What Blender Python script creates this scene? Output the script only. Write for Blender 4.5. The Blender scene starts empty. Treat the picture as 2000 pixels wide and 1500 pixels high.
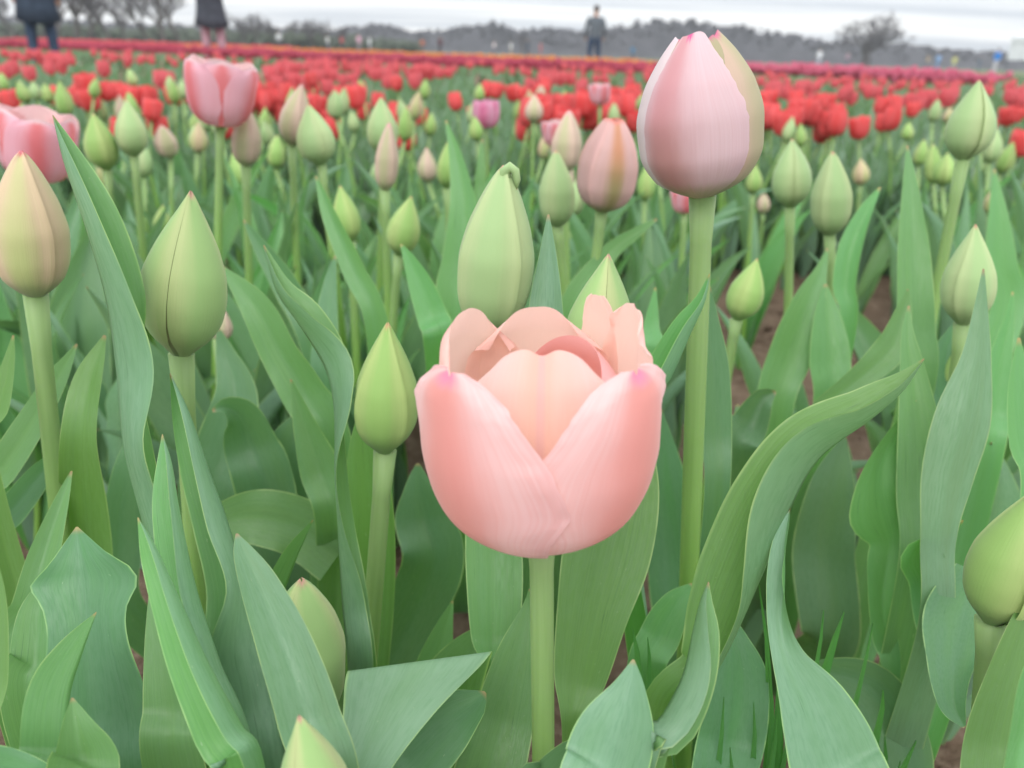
import bpy, bmesh, math, random
import numpy as np
from mathutils import Vector, Matrix, noise as mnoise

rad = math.radians
scene = bpy.context.scene
COL = scene.collection
random.seed(7)

# ------------------------------------------------------------------ camera
FPX = 1520.0                      # focal length in pixels of the 2000 px wide photograph
CAM = Vector((0, 0, 0.44))
PITCH = math.atan(645 / FPX); ROLL = rad(1.85)
F = Vector((0, math.cos(PITCH), -math.sin(PITCH)))
R0 = Vector((1, 0, 0)); U0 = Vector((0, math.sin(PITCH), math.cos(PITCH)))
R = math.cos(ROLL) * R0 + math.sin(ROLL) * U0
U = -math.sin(ROLL) * R0 + math.cos(ROLL) * U0
cd = bpy.data.cameras.new('camera'); cam = bpy.data.objects.new('camera', cd); COL.objects.link(cam)
m = Matrix((R, U, -F)).transposed().to_4x4(); m.translation = CAM; cam.matrix_world = m
cd.sensor_width = 36; cd.lens = 36 * FPX / 2000; cd.clip_start = 0.01; cd.clip_end = 3000
cd.dof.use_dof = True; cd.dof.focus_distance = 0.24; cd.dof.aperture_fstop = 13.0
scene.camera = cam

# ------------------------------------------------------------------ sky and sun
SUN_EL, SUN_AZ = rad(48), rad(200)
world = bpy.data.worlds.new('World'); scene.world = world; world.use_nodes = True
nt = world.node_tree; nt.nodes.clear()
def N(t, ty, **kw):
    n = t.nodes.new(ty)
    for k, v in kw.items(): setattr(n, k, v)
    return n
def mathn(t, op, a, b=None, clamp=False):
    n = N(t, 'ShaderNodeMath', operation=op, use_clamp=clamp)
    for i, v in enumerate((a, b)):
        if v is None: continue
        if isinstance(v, (int, float)): n.inputs[i].default_value = v
        else: t.links.new(v, n.inputs[i])
    return n.outputs[0]
def mixc(t, f, a, b, bt='MIX'):
    n = N(t, 'ShaderNodeMix', data_type='RGBA', blend_type=bt); n.clamp_factor = True
    for i, v in ((0, f), (6, a), (7, b)):
        if isinstance(v, (int, float)): n.inputs[i].default_value = v
        elif isinstance(v, (tuple, list)): n.inputs[i].default_value = (*v[:3], 1)
        else: t.links.new(v, n.inputs[i])
    return n.outputs[2]
def ramp(t, fac, pts, interp='EASE'):
    n = N(t, 'ShaderNodeValToRGB'); n.color_ramp.interpolation = interp
    el = n.color_ramp.elements
    while len(el) > len(pts): el.remove(el[-1])
    while len(el) < len(pts): el.new(0.5)
    for e, (p, c) in zip(el, pts):
        e.position = p; e.color = (*(c if isinstance(c, (tuple, list)) else (c, c, c)), 1)
    t.links.new(fac, n.inputs[0]); return n.outputs[0]
sky = N(nt, 'ShaderNodeTexSky', sky_type='NISHITA'); sky.sun_disc = False
sky.sun_elevation = SUN_EL; sky.sun_rotation = SUN_AZ
tc = N(nt, 'ShaderNodeTexCoord'); sp = N(nt, 'ShaderNodeSeparateXYZ'); nt.links.new(tc.outputs['Generated'], sp.inputs[0])
zc = mathn(nt, 'MAXIMUM', sp.outputs[2], 0.0)
zd = mathn(nt, 'ADD', zc, 0.06)
cb = N(nt, 'ShaderNodeCombineXYZ')
nt.links.new(mathn(nt, 'DIVIDE', sp.outputs[0], zd), cb.inputs[0]); nt.links.new(mathn(nt, 'DIVIDE', sp.outputs[1], zd), cb.inputs[1])
mp = N(nt, 'ShaderNodeMapping'); mp.inputs['Scale'].default_value = (0.17, 0.62, 1); mp.inputs['Location'].default_value = (3.1, 1.7, 0)
nt.links.new(cb.outputs[0], mp.inputs[0])
nz = N(nt, 'ShaderNodeTexNoise'); nz.inputs['Scale'].default_value = 1.0; nz.inputs['Detail'].default_value = 4; nz.inputs['Roughness'].default_value = 0.5
nt.links.new(mp.outputs[0], nz.inputs['Vector'])
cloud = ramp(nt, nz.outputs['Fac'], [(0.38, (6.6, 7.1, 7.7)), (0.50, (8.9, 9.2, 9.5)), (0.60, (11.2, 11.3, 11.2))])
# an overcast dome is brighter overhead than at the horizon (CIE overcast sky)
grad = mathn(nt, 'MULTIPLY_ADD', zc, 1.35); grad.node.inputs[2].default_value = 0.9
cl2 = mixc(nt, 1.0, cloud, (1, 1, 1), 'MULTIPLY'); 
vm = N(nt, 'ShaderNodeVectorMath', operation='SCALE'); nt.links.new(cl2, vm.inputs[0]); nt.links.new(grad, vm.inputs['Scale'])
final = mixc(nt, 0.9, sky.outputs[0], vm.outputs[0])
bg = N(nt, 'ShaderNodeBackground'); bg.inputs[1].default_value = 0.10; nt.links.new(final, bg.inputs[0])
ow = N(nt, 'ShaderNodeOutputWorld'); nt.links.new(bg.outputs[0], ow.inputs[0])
sl = bpy.data.lights.new('sun', 'SUN'); sl.energy = 1.3; sl.angle = rad(35); sl.color = (1, 0.96, 0.9)
so = bpy.data.objects.new('sun', sl); COL.objects.link(so)
sd = Vector((math.sin(SUN_AZ) * math.cos(SUN_EL), math.cos(SUN_AZ) * math.cos(SUN_EL), math.sin(SUN_EL)))
so.rotation_euler = sd.to_track_quat('Z', 'Y').to_euler()
vs = scene.view_settings; vs.view_transform = 'Standard'; vs.look = 'None'; vs.exposure = 0.32; vs.gamma = 1; vs.use_curve_mapping = False
scene.cycles.max_bounces = 8; scene.cycles.transparent_max_bounces = 8; scene.cycles.volume_bounces = 0
scene.cycles.transmission_bounces = 4

# ------------------------------------------------------------------ places: from the photograph to metres
def P(px, py, d):
    px, py, d = float(px), float(py), float(d)
    return CAM + d * (F + (px - 1000) / FPX * R - (py - 750) / FPX * U)
def proj(v):
    q = v - CAM; d = q.dot(F)
    return 1000 + FPX * q.dot(R) / d, 750 - FPX * q.dot(U) / d, d
def P_at_y(px, py, y):                # the point on a ray that lies y metres in front of the camera
    k = F + (px - 1000) / FPX * R - (py - 750) / FPX * U
    return CAM + k * (y / k.y)
def P_at_z(px, py, z):
    k = F + (px - 1000) / FPX * R - (py - 750) / FPX * U
    return CAM + k * ((z - CAM.z) / k.z)
def spline(xs, ys, t):                # smooth (monotone) interpolation of a table
    xs = np.asarray(xs, float); ys = np.asarray(ys, float); t = np.clip(t, xs[0], xs[-1])
    h = np.diff(xs); dl = np.diff(ys) / h
    mm = np.zeros_like(ys)
    for i in range(1, len(xs) - 1):
        if dl[i - 1] * dl[i] > 0:
            w1 = 2 * h[i] + h[i - 1]; w2 = h[i] + 2 * h[i - 1]
            mm[i] = (w1 + w2) / (w1 / dl[i - 1] + w2 / dl[i])
    mm[0] = dl[0]; mm[-1] = dl[-1]
    i = np.clip(np.searchsorted(xs, t, side='right') - 1, 0, len(h) - 1)
    s = (t - xs[i]) / h[i]
    return ((2*s**3 - 3*s**2 + 1) * ys[i] + (s**3 - 2*s**2 + s) * h[i] * mm[i] + (-2*s**3 + 3*s**2) * ys[i+1] + (s**3 - s**2) * h[i] * mm[i+1])
def catmull(rows, n):                 # rows: k x c control table -> n x c
    rows = np.asarray(rows, float); k = len(rows)
    p = np.vstack([2 * rows[0] - rows[1], rows, 2 * rows[-1] - rows[-2]])
    seg = np.linalg.norm(np.diff(rows[:, :2], axis=0), axis=1) + 1e-6
    tk = np.concatenate([[0], np.cumsum(seg)]); tk /= tk[-1]
    t = np.linspace(0, 1, n); i = np.clip(np.searchsorted(tk, t, side='right') - 1, 0, k - 2)
    s = ((t - tk[i]) / (tk[i + 1] - tk[i]))[:, None]
    a, b, c, d = p[i], p[i + 1], p[i + 2], p[i + 3]
    return 0.5 * (2*b + (c - a)*s + (2*a - 5*b + 4*c - d)*s*s + (3*b - a - 3*c + d)*s**3), t

# ------------------------------------------------------------------ object helpers
def link(name, data, parent=None, loc=None):
    o = bpy.data.objects.new(name, data); COL.objects.link(o)
    if parent is not None: o.parent = parent
    if loc is not None: o.location = loc
    return o
def tag(o, label=None, cat=None, group=None, kind=None):
    if label: o['label'] = label
    if cat: o['category'] = cat
    if group: o['group'] = group
    if kind: o['kind'] = kind
    return o
def thing(name, label, cat, loc, group=None):
    e = link(name, None, loc=loc); e.empty_display_size = 0.02
    return tag(e, label, cat, group)
def mesh_from(name, verts, faces, mat, uvs=None, smooth=True):
    me = bpy.data.meshes.new(name); me.from_pydata([tuple(v) for v in verts], [], faces)
    if mat is not None: me.materials.append(mat)
    if uvs is not None:
        uvl = me.uv_layers.new(name='UVMap')
        li = np.empty(len(me.loops), dtype=np.int32); me.loops.foreach_get('vertex_index', li)
        uvl.data.foreach_set('uv', np.asarray(uvs, np.float32)[li].ravel())
    if smooth: me.polygons.foreach_set('use_smooth', [True] * len(me.polygons))
    me.update(); return me
def grid_faces(nr, nc, wrap=False):
    f = []
    for i in range(nr - 1):
        for j in range(nc if wrap else nc - 1):
            a = i * nc + j; b = i * nc + (j + 1) % nc
            f.append((a, b, b + nc, a + nc))
    return f
def tube(pts, radii, ns=10, cap=True):
    pts = [Vector(p) for p in pts]; V = []; UV = []; prev = None
    for i, p in enumerate(pts):
        t = (pts[min(i + 1, len(pts) - 1)] - pts[max(i - 1, 0)]).normalized()
        a = (prev - t * prev.dot(t)).normalized() if prev is not None else t.orthogonal().normalized()
        prev = a; b = t.cross(a)
        for j in range(ns):
            an = 2 * math.pi * j / ns
            V.append(p + radii[i] * (math.cos(an) * a + math.sin(an) * b)); UV.append((j / ns, i / (len(pts) - 1)))
    Fc = grid_faces(len(pts), ns, True)
    if cap: Fc.append(tuple(range((len(pts) - 1) * ns, len(pts) * ns)))
    return V, Fc, UV
class Acc:                            # collects many pieces into one mesh
    def __init__(s): s.v = []; s.f = []; s.n = 0; s.uv = []; s.mi = []
    def add(s, v, f, uv=None, mi=0):
        s.v.extend(v); s.f.extend([tuple(i + s.n for i in q) for q in f]); s.mi.extend([mi] * len(f))
        s.uv.extend(uv if uv is not None else [(0.5, 0.5)] * len(v)); s.n += len(v)
    def mesh(s, name, mats, smooth=True):
        mats = mats if isinstance(mats, list) else [mats]
        me = mesh_from(name, s.v, s.f, None, s.uv, smooth)
        for q in mats: me.materials.append(q)
        me.polygons.foreach_set('material_index', s.mi); return me

# ------------------------------------------------------------------ materials
def new_mat(name):
    mt = bpy.data.materials.new(name); mt.use_nodes = True; t = mt.node_tree; t.nodes.clear()
    out = N(t, 'ShaderNodeOutputMaterial'); return mt, t, out
def uv_nodes(t):
    uv = N(t, 'ShaderNodeUVMap'); s = N(t, 'ShaderNodeSeparateXYZ'); t.links.new(uv.outputs[0], s.inputs[0])
    return uv.outputs[0], s.outputs[0], s.outputs[1]
def streaks(t, uv, sx, sy, detail=3, obj_rand=True):
    mp = N(t, 'ShaderNodeMapping'); mp.inputs['Scale'].default_value = (sx, sy, 1); t.links.new(uv, mp.inputs[0])
    if obj_rand:
        oi = N(t, 'ShaderNodeObjectInfo'); cbn = N(t, 'ShaderNodeCombineXYZ')
        mu = mathn(t, 'MULTIPLY', oi.outputs['Random'], 37.0)
        for k in range(3): t.links.new(mu, cbn.inputs[k])
        t.links.new(cbn.outputs[0], mp.inputs['Location'])
    nz = N(t, 'ShaderNodeTexNoise'); nz.inputs['Scale'].default_value = 1; nz.inputs['Detail'].default_value = detail
    t.links.new(mp.outputs[0], nz.inputs['Vector']); return nz.outputs['Fac']
def thin_shader(t, out, col, trans_col, tr, rough, spec=0.35, bump=None, bstr=0.1, bdist=0.001, sheen=0.0):
    p = N(t, 'ShaderNodeBsdfPrincipled'); p.inputs['Roughness'].default_value = rough
    p.inputs['Specular IOR Level'].default_value = spec; t.links.new(col, p.inputs['Base Color'])
    if sheen:
        p.inputs['Sheen Weight'].default_value = sheen; p.inputs['Sheen Roughness'].default_value = 0.5
    tl = N(t, 'ShaderNodeBsdfTranslucent'); t.links.new(trans_col, tl.inputs[0])
    mx = N(t, 'ShaderNodeMixShader'); mx.inputs[0].default_value = tr
    t.links.new(p.outputs[0], mx.inputs[1]); t.links.new(tl.outputs[0], mx.inputs[2]); t.links.new(mx.outputs[0], out.inputs[0])
    if bump is not None:
        b = N(t, 'ShaderNodeBump'); b.inputs['Strength'].default_value = bstr; b.inputs['Distance'].default_value = bdist
        t.links.new(bump, b.inputs['Height']); t.links.new(b.outputs[0], p.inputs['Normal'])
    return p
def leaf_mat(name, inner, outer, rib=0.0, margin=(0.34, 0.50, 0.20), tr=0.27):
    mt, t, out = new_mat(name); uv, u, v = uv_nodes(t)
    geo = N(t, 'ShaderNodeNewGeometry'); oi = N(t, 'ShaderNodeObjectInfo')
    fine = streaks(t, uv, 66, 1.6, 4); broad = streaks(t, uv, 3, 2.2, 3); speck = streaks(t, uv, 26, 40, 5)
    side = mixc(t, geo.outputs['Backfacing'], inner, outer)
    c = mixc(t, ramp(t, fine, [(0.35, 0.0), (0.72, 0.34)]), side, mixc(t, 0.5, side, (0.02, 0.10, 0.03)))
    c = mixc(t, ramp(t, broad, [(0.35, 0.0), (0.75, 0.4)]), c, mixc(t, 0.45, c, (0.17, 0.33, 0.08)))
    # waxy bloom, rubbed off in places; the outer face carries more of it
    bl = mathn(t, 'MULTIPLY', ramp(t, speck, [(0.42, 1.0), (0.66, 0.5)]), ramp(t, broad, [(0.3, 0.9), (0.7, 0.35)]))
    bl = mathn(t, 'MULTIPLY', bl, ramp(t, geo.outputs['Backfacing'], [(0.0, 0.14), (1.0, 0.50)], 'LINEAR'))
    c = mixc(t, bl, c, (0.25, 0.40, 0.27))
    mk = streaks(t, uv, 34, 9, 2); c = mixc(t, mathn(t, 'MULTIPLY', ramp(t, mk, [(0.66, 0.0), (0.74, 0.5)]), ramp(t, broad, [(0.45, 0.0), (0.6, 1.0)])), c, (0.05, 0.13, 0.05))
    au = mathn(t, 'ABSOLUTE', mathn(t, 'MULTIPLY_ADD', u, 2.0)); au.node.inputs[0].links[0].from_node.inputs[2].default_value = -1.0
    if rib: c = mixc(t, ramp(t, au, [(0.0, rib), (0.10, 0.0)]), c, (0.30, 0.46, 0.16))
    mg = streaks(t, uv, 3, 14, 3); c = mixc(t, mathn(t, 'MULTIPLY', ramp(t, au, [(0.945, 0.0), (0.99, 0.85)]), ramp(t, mg, [(0.32, 0.15), (0.62, 1.0)])), c, margin)
    ws = streaks(t, uv, 22, 70, 2); c = mixc(t, ramp(t, ws, [(0.745, 0.0), (0.77, 0.3)]), c, (0.36, 0.44, 0.30))
    c = mixc(t, ramp(t, v, [(0.988, 0.0), (1.0, 0.75)]), c, (0.42, 0.25, 0.13))
    val = mathn(t, 'MULTIPLY_ADD', oi.outputs['Random'], 0.32); val.node.inputs[2].default_value = 0.84
    hs = N(t, 'ShaderNodeHueSaturation'); t.links.new(val, hs.inputs['Value']); t.links.new(c, hs.inputs['Color'])
    hue = mathn(t, 'MULTIPLY_ADD', oi.outputs['Random'], 0.03); hue.node.inputs[2].default_value = 0.485
    t.links.new(hue, hs.inputs['Hue'])
    trc = mixc(t, 1.0, hs.outputs[0], (1.25, 1.5, 0.55), 'MULTIPLY')
    p = thin_shader(t, out, hs.outputs[0], trc, tr, 0.42, 0.45, fine, 0.20, 0.0005)
    t.links.new(ramp(t, speck, [(0.35, 0.38), (0.7, 0.56)]), p.inputs['Roughness'])
    return mt
M = {}
M['leaf'] = leaf_mat('tulip_leaf', (0.122, 0.295, 0.092), (0.138, 0.282, 0.160))
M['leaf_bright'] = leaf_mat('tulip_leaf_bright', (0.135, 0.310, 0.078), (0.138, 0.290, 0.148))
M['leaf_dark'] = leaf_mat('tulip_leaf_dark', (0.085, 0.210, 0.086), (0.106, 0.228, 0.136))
M['leaf_mid_veiled'] = leaf_mat('tulip_leaf_mid_veiled', (0.145, 0.275, 0.145), (0.155, 0.275, 0.195))  # greyer and lighter: milky veil over the middle distance put into the colour
M['leaf_bloom_skylit'] = leaf_mat('tulip_leaf_bloom_skylit', (0.14, 0.29, 0.10), (0.17, 0.315, 0.175))  # paler by waxy bloom and by sky light painted into the colour
def stem_mat(name, top, low):
    mt, t, out = new_mat(name); uv, u, v = uv_nodes(t); geo = N(t, 'ShaderNodeNewGeometry')
    fine = streaks(t, uv, 14, 6, 3)
    c = mixc(t, ramp(t, v, [(0.45, 0.0), (1.0, 1.0)]), low, top)
    c = mixc(t, ramp(t, fine, [(0.35, 0.0), (0.75, 0.35)]), c, mixc(t, 0.6, c, (0.11, 0.22, 0.04)))
    p = N(t, 'ShaderNodeBsdfPrincipled'); p.inputs['Roughness'].default_value = 0.5; p.inputs['Specular IOR Level'].default_value = 0.3
    p.inputs['Subsurface Weight'].default_value = 0.25; p.inputs['Subsurface Radius'].default_value = (0.004, 0.006, 0.001); p.inputs['Subsurface Scale'].default_value = 0.4
    t.links.new(c, p.inputs['Base Color']); t.links.new(p.outputs[0], out.inputs[0]); return mt
M['stem'] = stem_mat('tulip_stem', (0.25, 0.37, 0.15), (0.235, 0.44, 0.09))
def petal_mat(name, base, mid, edge, tip, flame=0.35, tr=0.3, rib=None, low=0.16, tip_at=0.93, inside=None, rough=0.5, fine_amt=0.3, edge_to=0.85, tip_w=None, basemid=None, ctr=0.5):
    """petal colours: foot, flame along the middle, pale margins, tip"""
    mt, t, out = new_mat(name); uv, u, v = uv_nodes(t); oi = N(t, 'ShaderNodeObjectInfo')
    fine = streaks(t, uv, 70, 1.6, 4); broad = streaks(t, uv, 6, 2.2, 3)
    au0 = mathn(t, 'ABSOLUTE', mathn(t, 'MULTIPLY_ADD', u, 2.0)); au0.node.inputs[0].links[0].from_node.inputs[2].default_value = -1.0
    auc = mathn(t, 'ABSOLUTE', mathn(t, 'MULTIPLY', mathn(t, 'SUBTRACT', u, ctr), 2.0))
    wob = mathn(t, 'MULTIPLY_ADD', broad, 0.34); wob.node.inputs[2].default_value = -0.17
    wob2 = mathn(t, 'MULTIPLY_ADD', fine, 0.10); wob2.node.inputs[2].default_value = -0.05
    au = mathn(t, 'ADD', mathn(t, 'ADD', auc, wob), wob2)
    mm = mid if basemid is None else mixc(t, ramp(t, v, [(0.25, 0.0), (0.75, 1.0)]), basemid, mid)
    c = mixc(t, ramp(t, au, [(max(0, flame - 0.30), 0.0), (min(edge_to, flame + 0.36), 1.0)]), mm, edge)
    if rib is not None:
        c = mixc(t, ramp(t, au0, [(0.015, 0.55), (0.075, 0.0)]), c, rib)
    c = mixc(t, mathn(t, 'MULTIPLY', ramp(t, fine, [(0.35, 0.0), (0.75, 1.0)]), fine_amt), c, mixc(t, 0.55, c, mm))
    c = mixc(t, ramp(t, mathn(t, 'ADD', v, wob2), [(0.0, 1.0), (low, 0.0)]), c, base)
    if tip is not None:
        tm = ramp(t, mathn(t, 'ADD', v, wob2), [(tip_at, 0.0), (min(1, tip_at + 0.09), 1.0)])
        if tip_w is not None: tm = mathn(t, 'MULTIPLY', tm, ramp(t, au0, [(tip_w * 0.5, 1.0), (tip_w * 1.5, 0.0)]))
        c = mixc(t, tm, c, tip)
    if inside is not None:
        geo = N(t, 'ShaderNodeNewGeometry'); ci = mixc(t, ramp(t, v, [(0.0, 1.0), (0.25, 0.0)]), inside, (0.75, 0.6, 0.15))
        c = mixc(t, geo.outputs['Backfacing'], c, ci)
    hs = N(t, 'ShaderNodeHueSaturation'); t.links.new(c, hs.inputs['Color'])
    val = mathn(t, 'MULTIPLY_ADD', oi.outputs['Random'], 0.16); val.node.inputs[2].default_value = 0.92
    t.links.new(val, hs.inputs['Value'])
    thin_shader(t, out, hs.outputs[0], hs.outputs[0], tr, rough, 0.25, fine, 0.22, 0.0007, sheen=0.15)
    return mt
PK = dict(tr=0.44)
M['hero_out'] = petal_mat('salmon_flamed_petal', (0.66, 0.42, 0.24), (0.79, 0.36, 0.33), (0.88, 0.62, 0.62), (0.80, 0.28, 0.42), 0.36, low=0.06, tip_at=0.91, inside=(0.88, 0.64, 0.55), tip_w=0.34, fine_amt=0.55, **PK)
M['hero_in'] = petal_mat('peach_inner_petal', (0.82, 0.45, 0.22), (0.90, 0.58, 0.48), (0.92, 0.68, 0.64), None, 0.25, low=0.18, rib=(0.80, 0.50, 0.52), inside=(0.82, 0.56, 0.46), **PK)
M['hero_back'] = petal_mat('rose_peach_petal', (0.76, 0.5, 0.22), (0.88, 0.46, 0.36), (0.90, 0.63, 0.57), (0.82, 0.16, 0.36), 0.3, low=0.12, tip_at=0.965, tip_w=0.25, inside=(0.93, 0.66, 0.57), **PK)
M['hero_rosy'] = petal_mat('rosy_petal', (0.7, 0.4, 0.25), (0.80, 0.36, 0.34), (0.84, 0.46, 0.46), None, 0.3, low=0.1, inside=(0.84, 0.42, 0.40), **PK)
M['tall_front'] = petal_mat('dusky_pink_petal', (0.46, 0.42, 0.24), (0.70, 0.36, 0.39), (0.77, 0.58, 0.62), (0.78, 0.12, 0.34), 0.40, ctr=0.30, low=0.16, tip_at=0.95, tip_w=0.2, basemid=(0.54, 0.29, 0.28), **PK)
M['tall_left'] = petal_mat('pale_lilac_petal', (0.5, 0.42, 0.25), (0.74, 0.50, 0.60), (0.80, 0.70, 0.73), None, 0.1, low=0.1, **PK)
M['tall_right'] = petal_mat('cream_green_petal', (0.36, 0.38, 0.20), (0.54, 0.50, 0.31), (0.70, 0.52, 0.42), (0.72, 0.2, 0.34), 0.55, low=0.2, tip_at=0.965, **PK)
M['pink_open'] = petal_mat('candy_pink_petal', (0.70, 0.55, 0.22), (0.74, 0.22, 0.24), (0.82, 0.52, 0.60), (0.84, 0.66, 0.68), 0.24, low=0.10, tip_at=0.9, inside=(0.82, 0.56, 0.56), **PK)
M['pink_blush'] = petal_mat('apricot_blush_petal', (0.42, 0.40, 0.18), (0.70, 0.34, 0.20), (0.80, 0.52, 0.50), (0.80, 0.3, 0.25), 0.2, low=0.14, tip_at=0.95, basemid=(0.42, 0.36, 0.17), **PK)
M['magenta'] = petal_mat('cool_pink_petal', (0.5, 0.3, 0.25), (0.72, 0.22, 0.38), (0.80, 0.45, 0.60), None, 0.3, low=0.08, **PK)
BK = dict(tr=0.2, fine_amt=0.35)
M['bud_green'] = petal_mat('green_bud_petal', (0.25, 0.39, 0.15), (0.37, 0.53, 0.24), (0.46, 0.56, 0.28), (0.66, 0.36, 0.26), 0.5, low=0.26, tip_at=0.965, **BK)
M['bud_fresh'] = petal_mat('fresh_green_bud_petal', (0.20, 0.36, 0.09), (0.32, 0.51, 0.15), (0.43, 0.55, 0.20), (0.66, 0.42, 0.24), 0.5, low=0.24, tip_at=0.96, **BK)
M['bud_seam'] = petal_mat('yellow_green_bud_petal', (0.30, 0.42, 0.17), (0.34, 0.52, 0.20), (0.49, 0.56, 0.26), (0.64, 0.33, 0.28), 0.55, low=0.2, tip_at=0.965, edge_to=1.0, **BK)
M['bud_cream'] = petal_mat('cream_bud_petal', (0.30, 0.37, 0.17), (0.52, 0.49, 0.25), (0.62, 0.47, 0.31), (0.72, 0.16, 0.22), 0.42, low=0.22, tip_at=0.975, basemid=(0.48, 0.52, 0.22), **BK)
M['bud_blush'] = petal_mat('blush_bud_petal', (0.33, 0.37, 0.19), (0.50, 0.47, 0.28), (0.64, 0.47, 0.38), (0.70, 0.40, 0.38), 0.4, low=0.2, tip_at=0.9, **BK)
M['bud_core'] = petal_mat('bud_core', (0.14, 0.22, 0.07), (0.22, 0.22, 0.10), (0.22, 0.22, 0.10), None, 0.5)
M['red'] = petal_mat('scarlet_petal', (0.62, 0.16, 0.06), (0.82, 0.115, 0.115), (0.83, 0.16, 0.165), None, 0.4, low=0.08, tr=0.42)  # scarlet lightened towards pink, hazy veil painted into the petal colour
M['far_red'] = petal_mat('far_red_flower', (0.62, 0.16, 0.08), (0.72, 0.15, 0.17), (0.72, 0.17, 0.19), None, 0.4, low=0.05, tr=0.4)  # red lightened so the colour itself carries the fading of haze
M['far_pink'] = petal_mat('far_pink_flower', (0.6, 0.3, 0.3), (0.72, 0.20, 0.30), (0.74, 0.25, 0.36), None, 0.4, low=0.05, tr=0.4)
M['far_orange'] = petal_mat('far_orange_flower', (0.6, 0.4, 0.1), (0.74, 0.34, 0.10), (0.76, 0.42, 0.14), None, 0.4, low=0.05, tr=0.4)
M['far_rose'] = petal_mat('far_rose_flower', (0.6, 0.3, 0.3), (0.55, 0.10, 0.16), (0.6, 0.14, 0.2), None, 0.4, low=0.05, tr=0.4)
def plain(name, col, rough=0.8, var=0.25, scale=8, spec=0.2):
    mt, t, out = new_mat(name); tcn = N(t, 'ShaderNodeTexCoord'); nz = N(t, 'ShaderNodeTexNoise'); nz.inputs['Scale'].default_value = scale; nz.inputs['Detail'].default_value = 4
    t.links.new(tcn.outputs['Object'], nz.inputs['Vector'])
    c = mixc(t, ramp(t, nz.outputs['Fac'], [(0.3, 0.0), (0.7, 1.0)]), tuple(x * (1 - var) for x in col), tuple(min(1, x * (1 + var)) for x in col))
    p = N(t, 'ShaderNodeBsdfPrincipled'); p.inputs['Roughness'].default_value = rough; p.inputs['Specular IOR Level'].default_value = spec
    t.links.new(c, p.inputs['Base Color']); t.links.new(p.outputs[0], out.inputs[0]); return mt
def soil_mat():
    mt, t, out = new_mat('soil'); geo = N(t, 'ShaderNodeNewGeometry')
    def nz(s, d):
        n = N(t, 'ShaderNodeTexNoise'); n.inputs['Scale'].default_value = s; n.inputs['Detail'].default_value = d; n.inputs['Roughness'].default_value = 0.65
        t.links.new(geo.outputs['Position'], n.inputs['Vector']); return n.outputs['Fac']
    a, b, c0 = nz(9, 5), nz(70, 6), nz(420, 3)
    c = mixc(t, ramp(t, a, [(0.35, 0.0), (0.65, 1.0)]), (0.105, 0.070, 0.048), (0.195, 0.138, 0.096))
    c = mixc(t, ramp(t, b, [(0.42, 0.0), (0.7, 0.8)]), c, (0.25, 0.185, 0.135))
    c = mixc(t, ramp(t, c0, [(0.62, 0.0), (0.72, 0.8)]), c, (0.34, 0.27, 0.19))
    hb = mathn(t, 'ADD', mathn(t, 'MULTIPLY', b, 1.0), mathn(t, 'MULTIPLY', c0, 0.25))
    bm = N(t, 'ShaderNodeBump'); bm.inputs['Strength'].default_value = 0.9; bm.inputs['Distance'].default_value = 0.012; t.links.new(hb, bm.inputs['Height'])
    p = N(t, 'ShaderNodeBsdfPrincipled'); p.inputs['Roughness'].default_value = 0.95; p.inputs['Specular IOR Level'].default_value = 0.1
    t.links.new(c, p.inputs['Base Color']); t.links.new(bm.outputs[0], p.inputs['Normal']); t.links.new(p.outputs[0], out.inputs[0]); return mt
M['soil'] = soil_mat()
M['grass'] = leaf_mat('grass_blade', (0.075, 0.235, 0.06), (0.075, 0.215, 0.065), margin=(0.09, 0.24, 0.07))
M['far_green_veiled'] = leaf_mat('far_foliage', (0.155, 0.255, 0.165), (0.155, 0.255, 0.185), margin=(0.12, 0.24, 0.12))  # green raised to carry the milky veil in its own colour
M['bark'] = plain('grey_bark', (0.09, 0.08, 0.075), 0.9, 0.3, 3)
M['twig'] = plain('twigs', (0.085, 0.075, 0.078), 0.9, 0.3, 1)
M['wood'] = plain('bare_wood_mass', (0.045, 0.044, 0.049), 0.95, 0.4, 0.25)
M['hedge'] = plain('hedge_evergreen', (0.06, 0.075, 0.05), 0.95, 0.35, 0.8)

# ================================================================== the ground
def soil_h(x, y):
    amp = 0.013 if y < 4 else 0.01
    return amp * (mnoise.noise(Vector((x * 11, y * 11, 0))) + 0.6 * mnoise.noise(Vector((x * 31, y * 31, 4)))) 
def build_ground():
    ys = list(np.concatenate([np.linspace(-0.6, 2.2, 130), np.geomspace(2.25, 1400, 46)]))
    us = np.linspace(-1, 1, 121)
    V = []
    for y in ys:
        half = 1.6 + max(0, y) * 1.5
        for u in us:
            x = half * u; V.append((x, y, soil_h(x, y) if y < 3.2 else 0.0))
    return mesh_from('ground', V, grid_faces(len(ys), len(us)), M['soil'])
g = link('ground', build_ground()); tag(g, kind='structure', label='brown crumbly soil of the tulip field')
def clods():
    A = Acc(); rnd = random.Random(3)
    for k in range(900):
        y = rnd.uniform(0.3, 1.9); x = rnd.uniform(-0.75, 0.75) * y * 1.1; s = rnd.uniform(0.002, 0.008) * (1.6 if rnd.random() < .1 else 1)
        bm = bmesh.new(); bmesh.ops.create_icosphere(bm, subdivisions=1, radius=s)
        o = Vector((x, y, soil_h(x, y)))
        V = [Vector((v.co.x * rnd.uniform(.7, 1.3), v.co.y * rnd.uniform(.7, 1.3), v.co.z * rnd.uniform(.5, .9))) + o for v in bm.verts]
        A.add(V, [[v.index for v in f.verts] for f in bm.faces]); bm.free()
    return A.mesh('soil_clods', M['soil'], True)
tag(link('soil_clods', clods()), 'small crumbs and clods of brown soil between the tulips', 'soil', kind='stuff')

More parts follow.
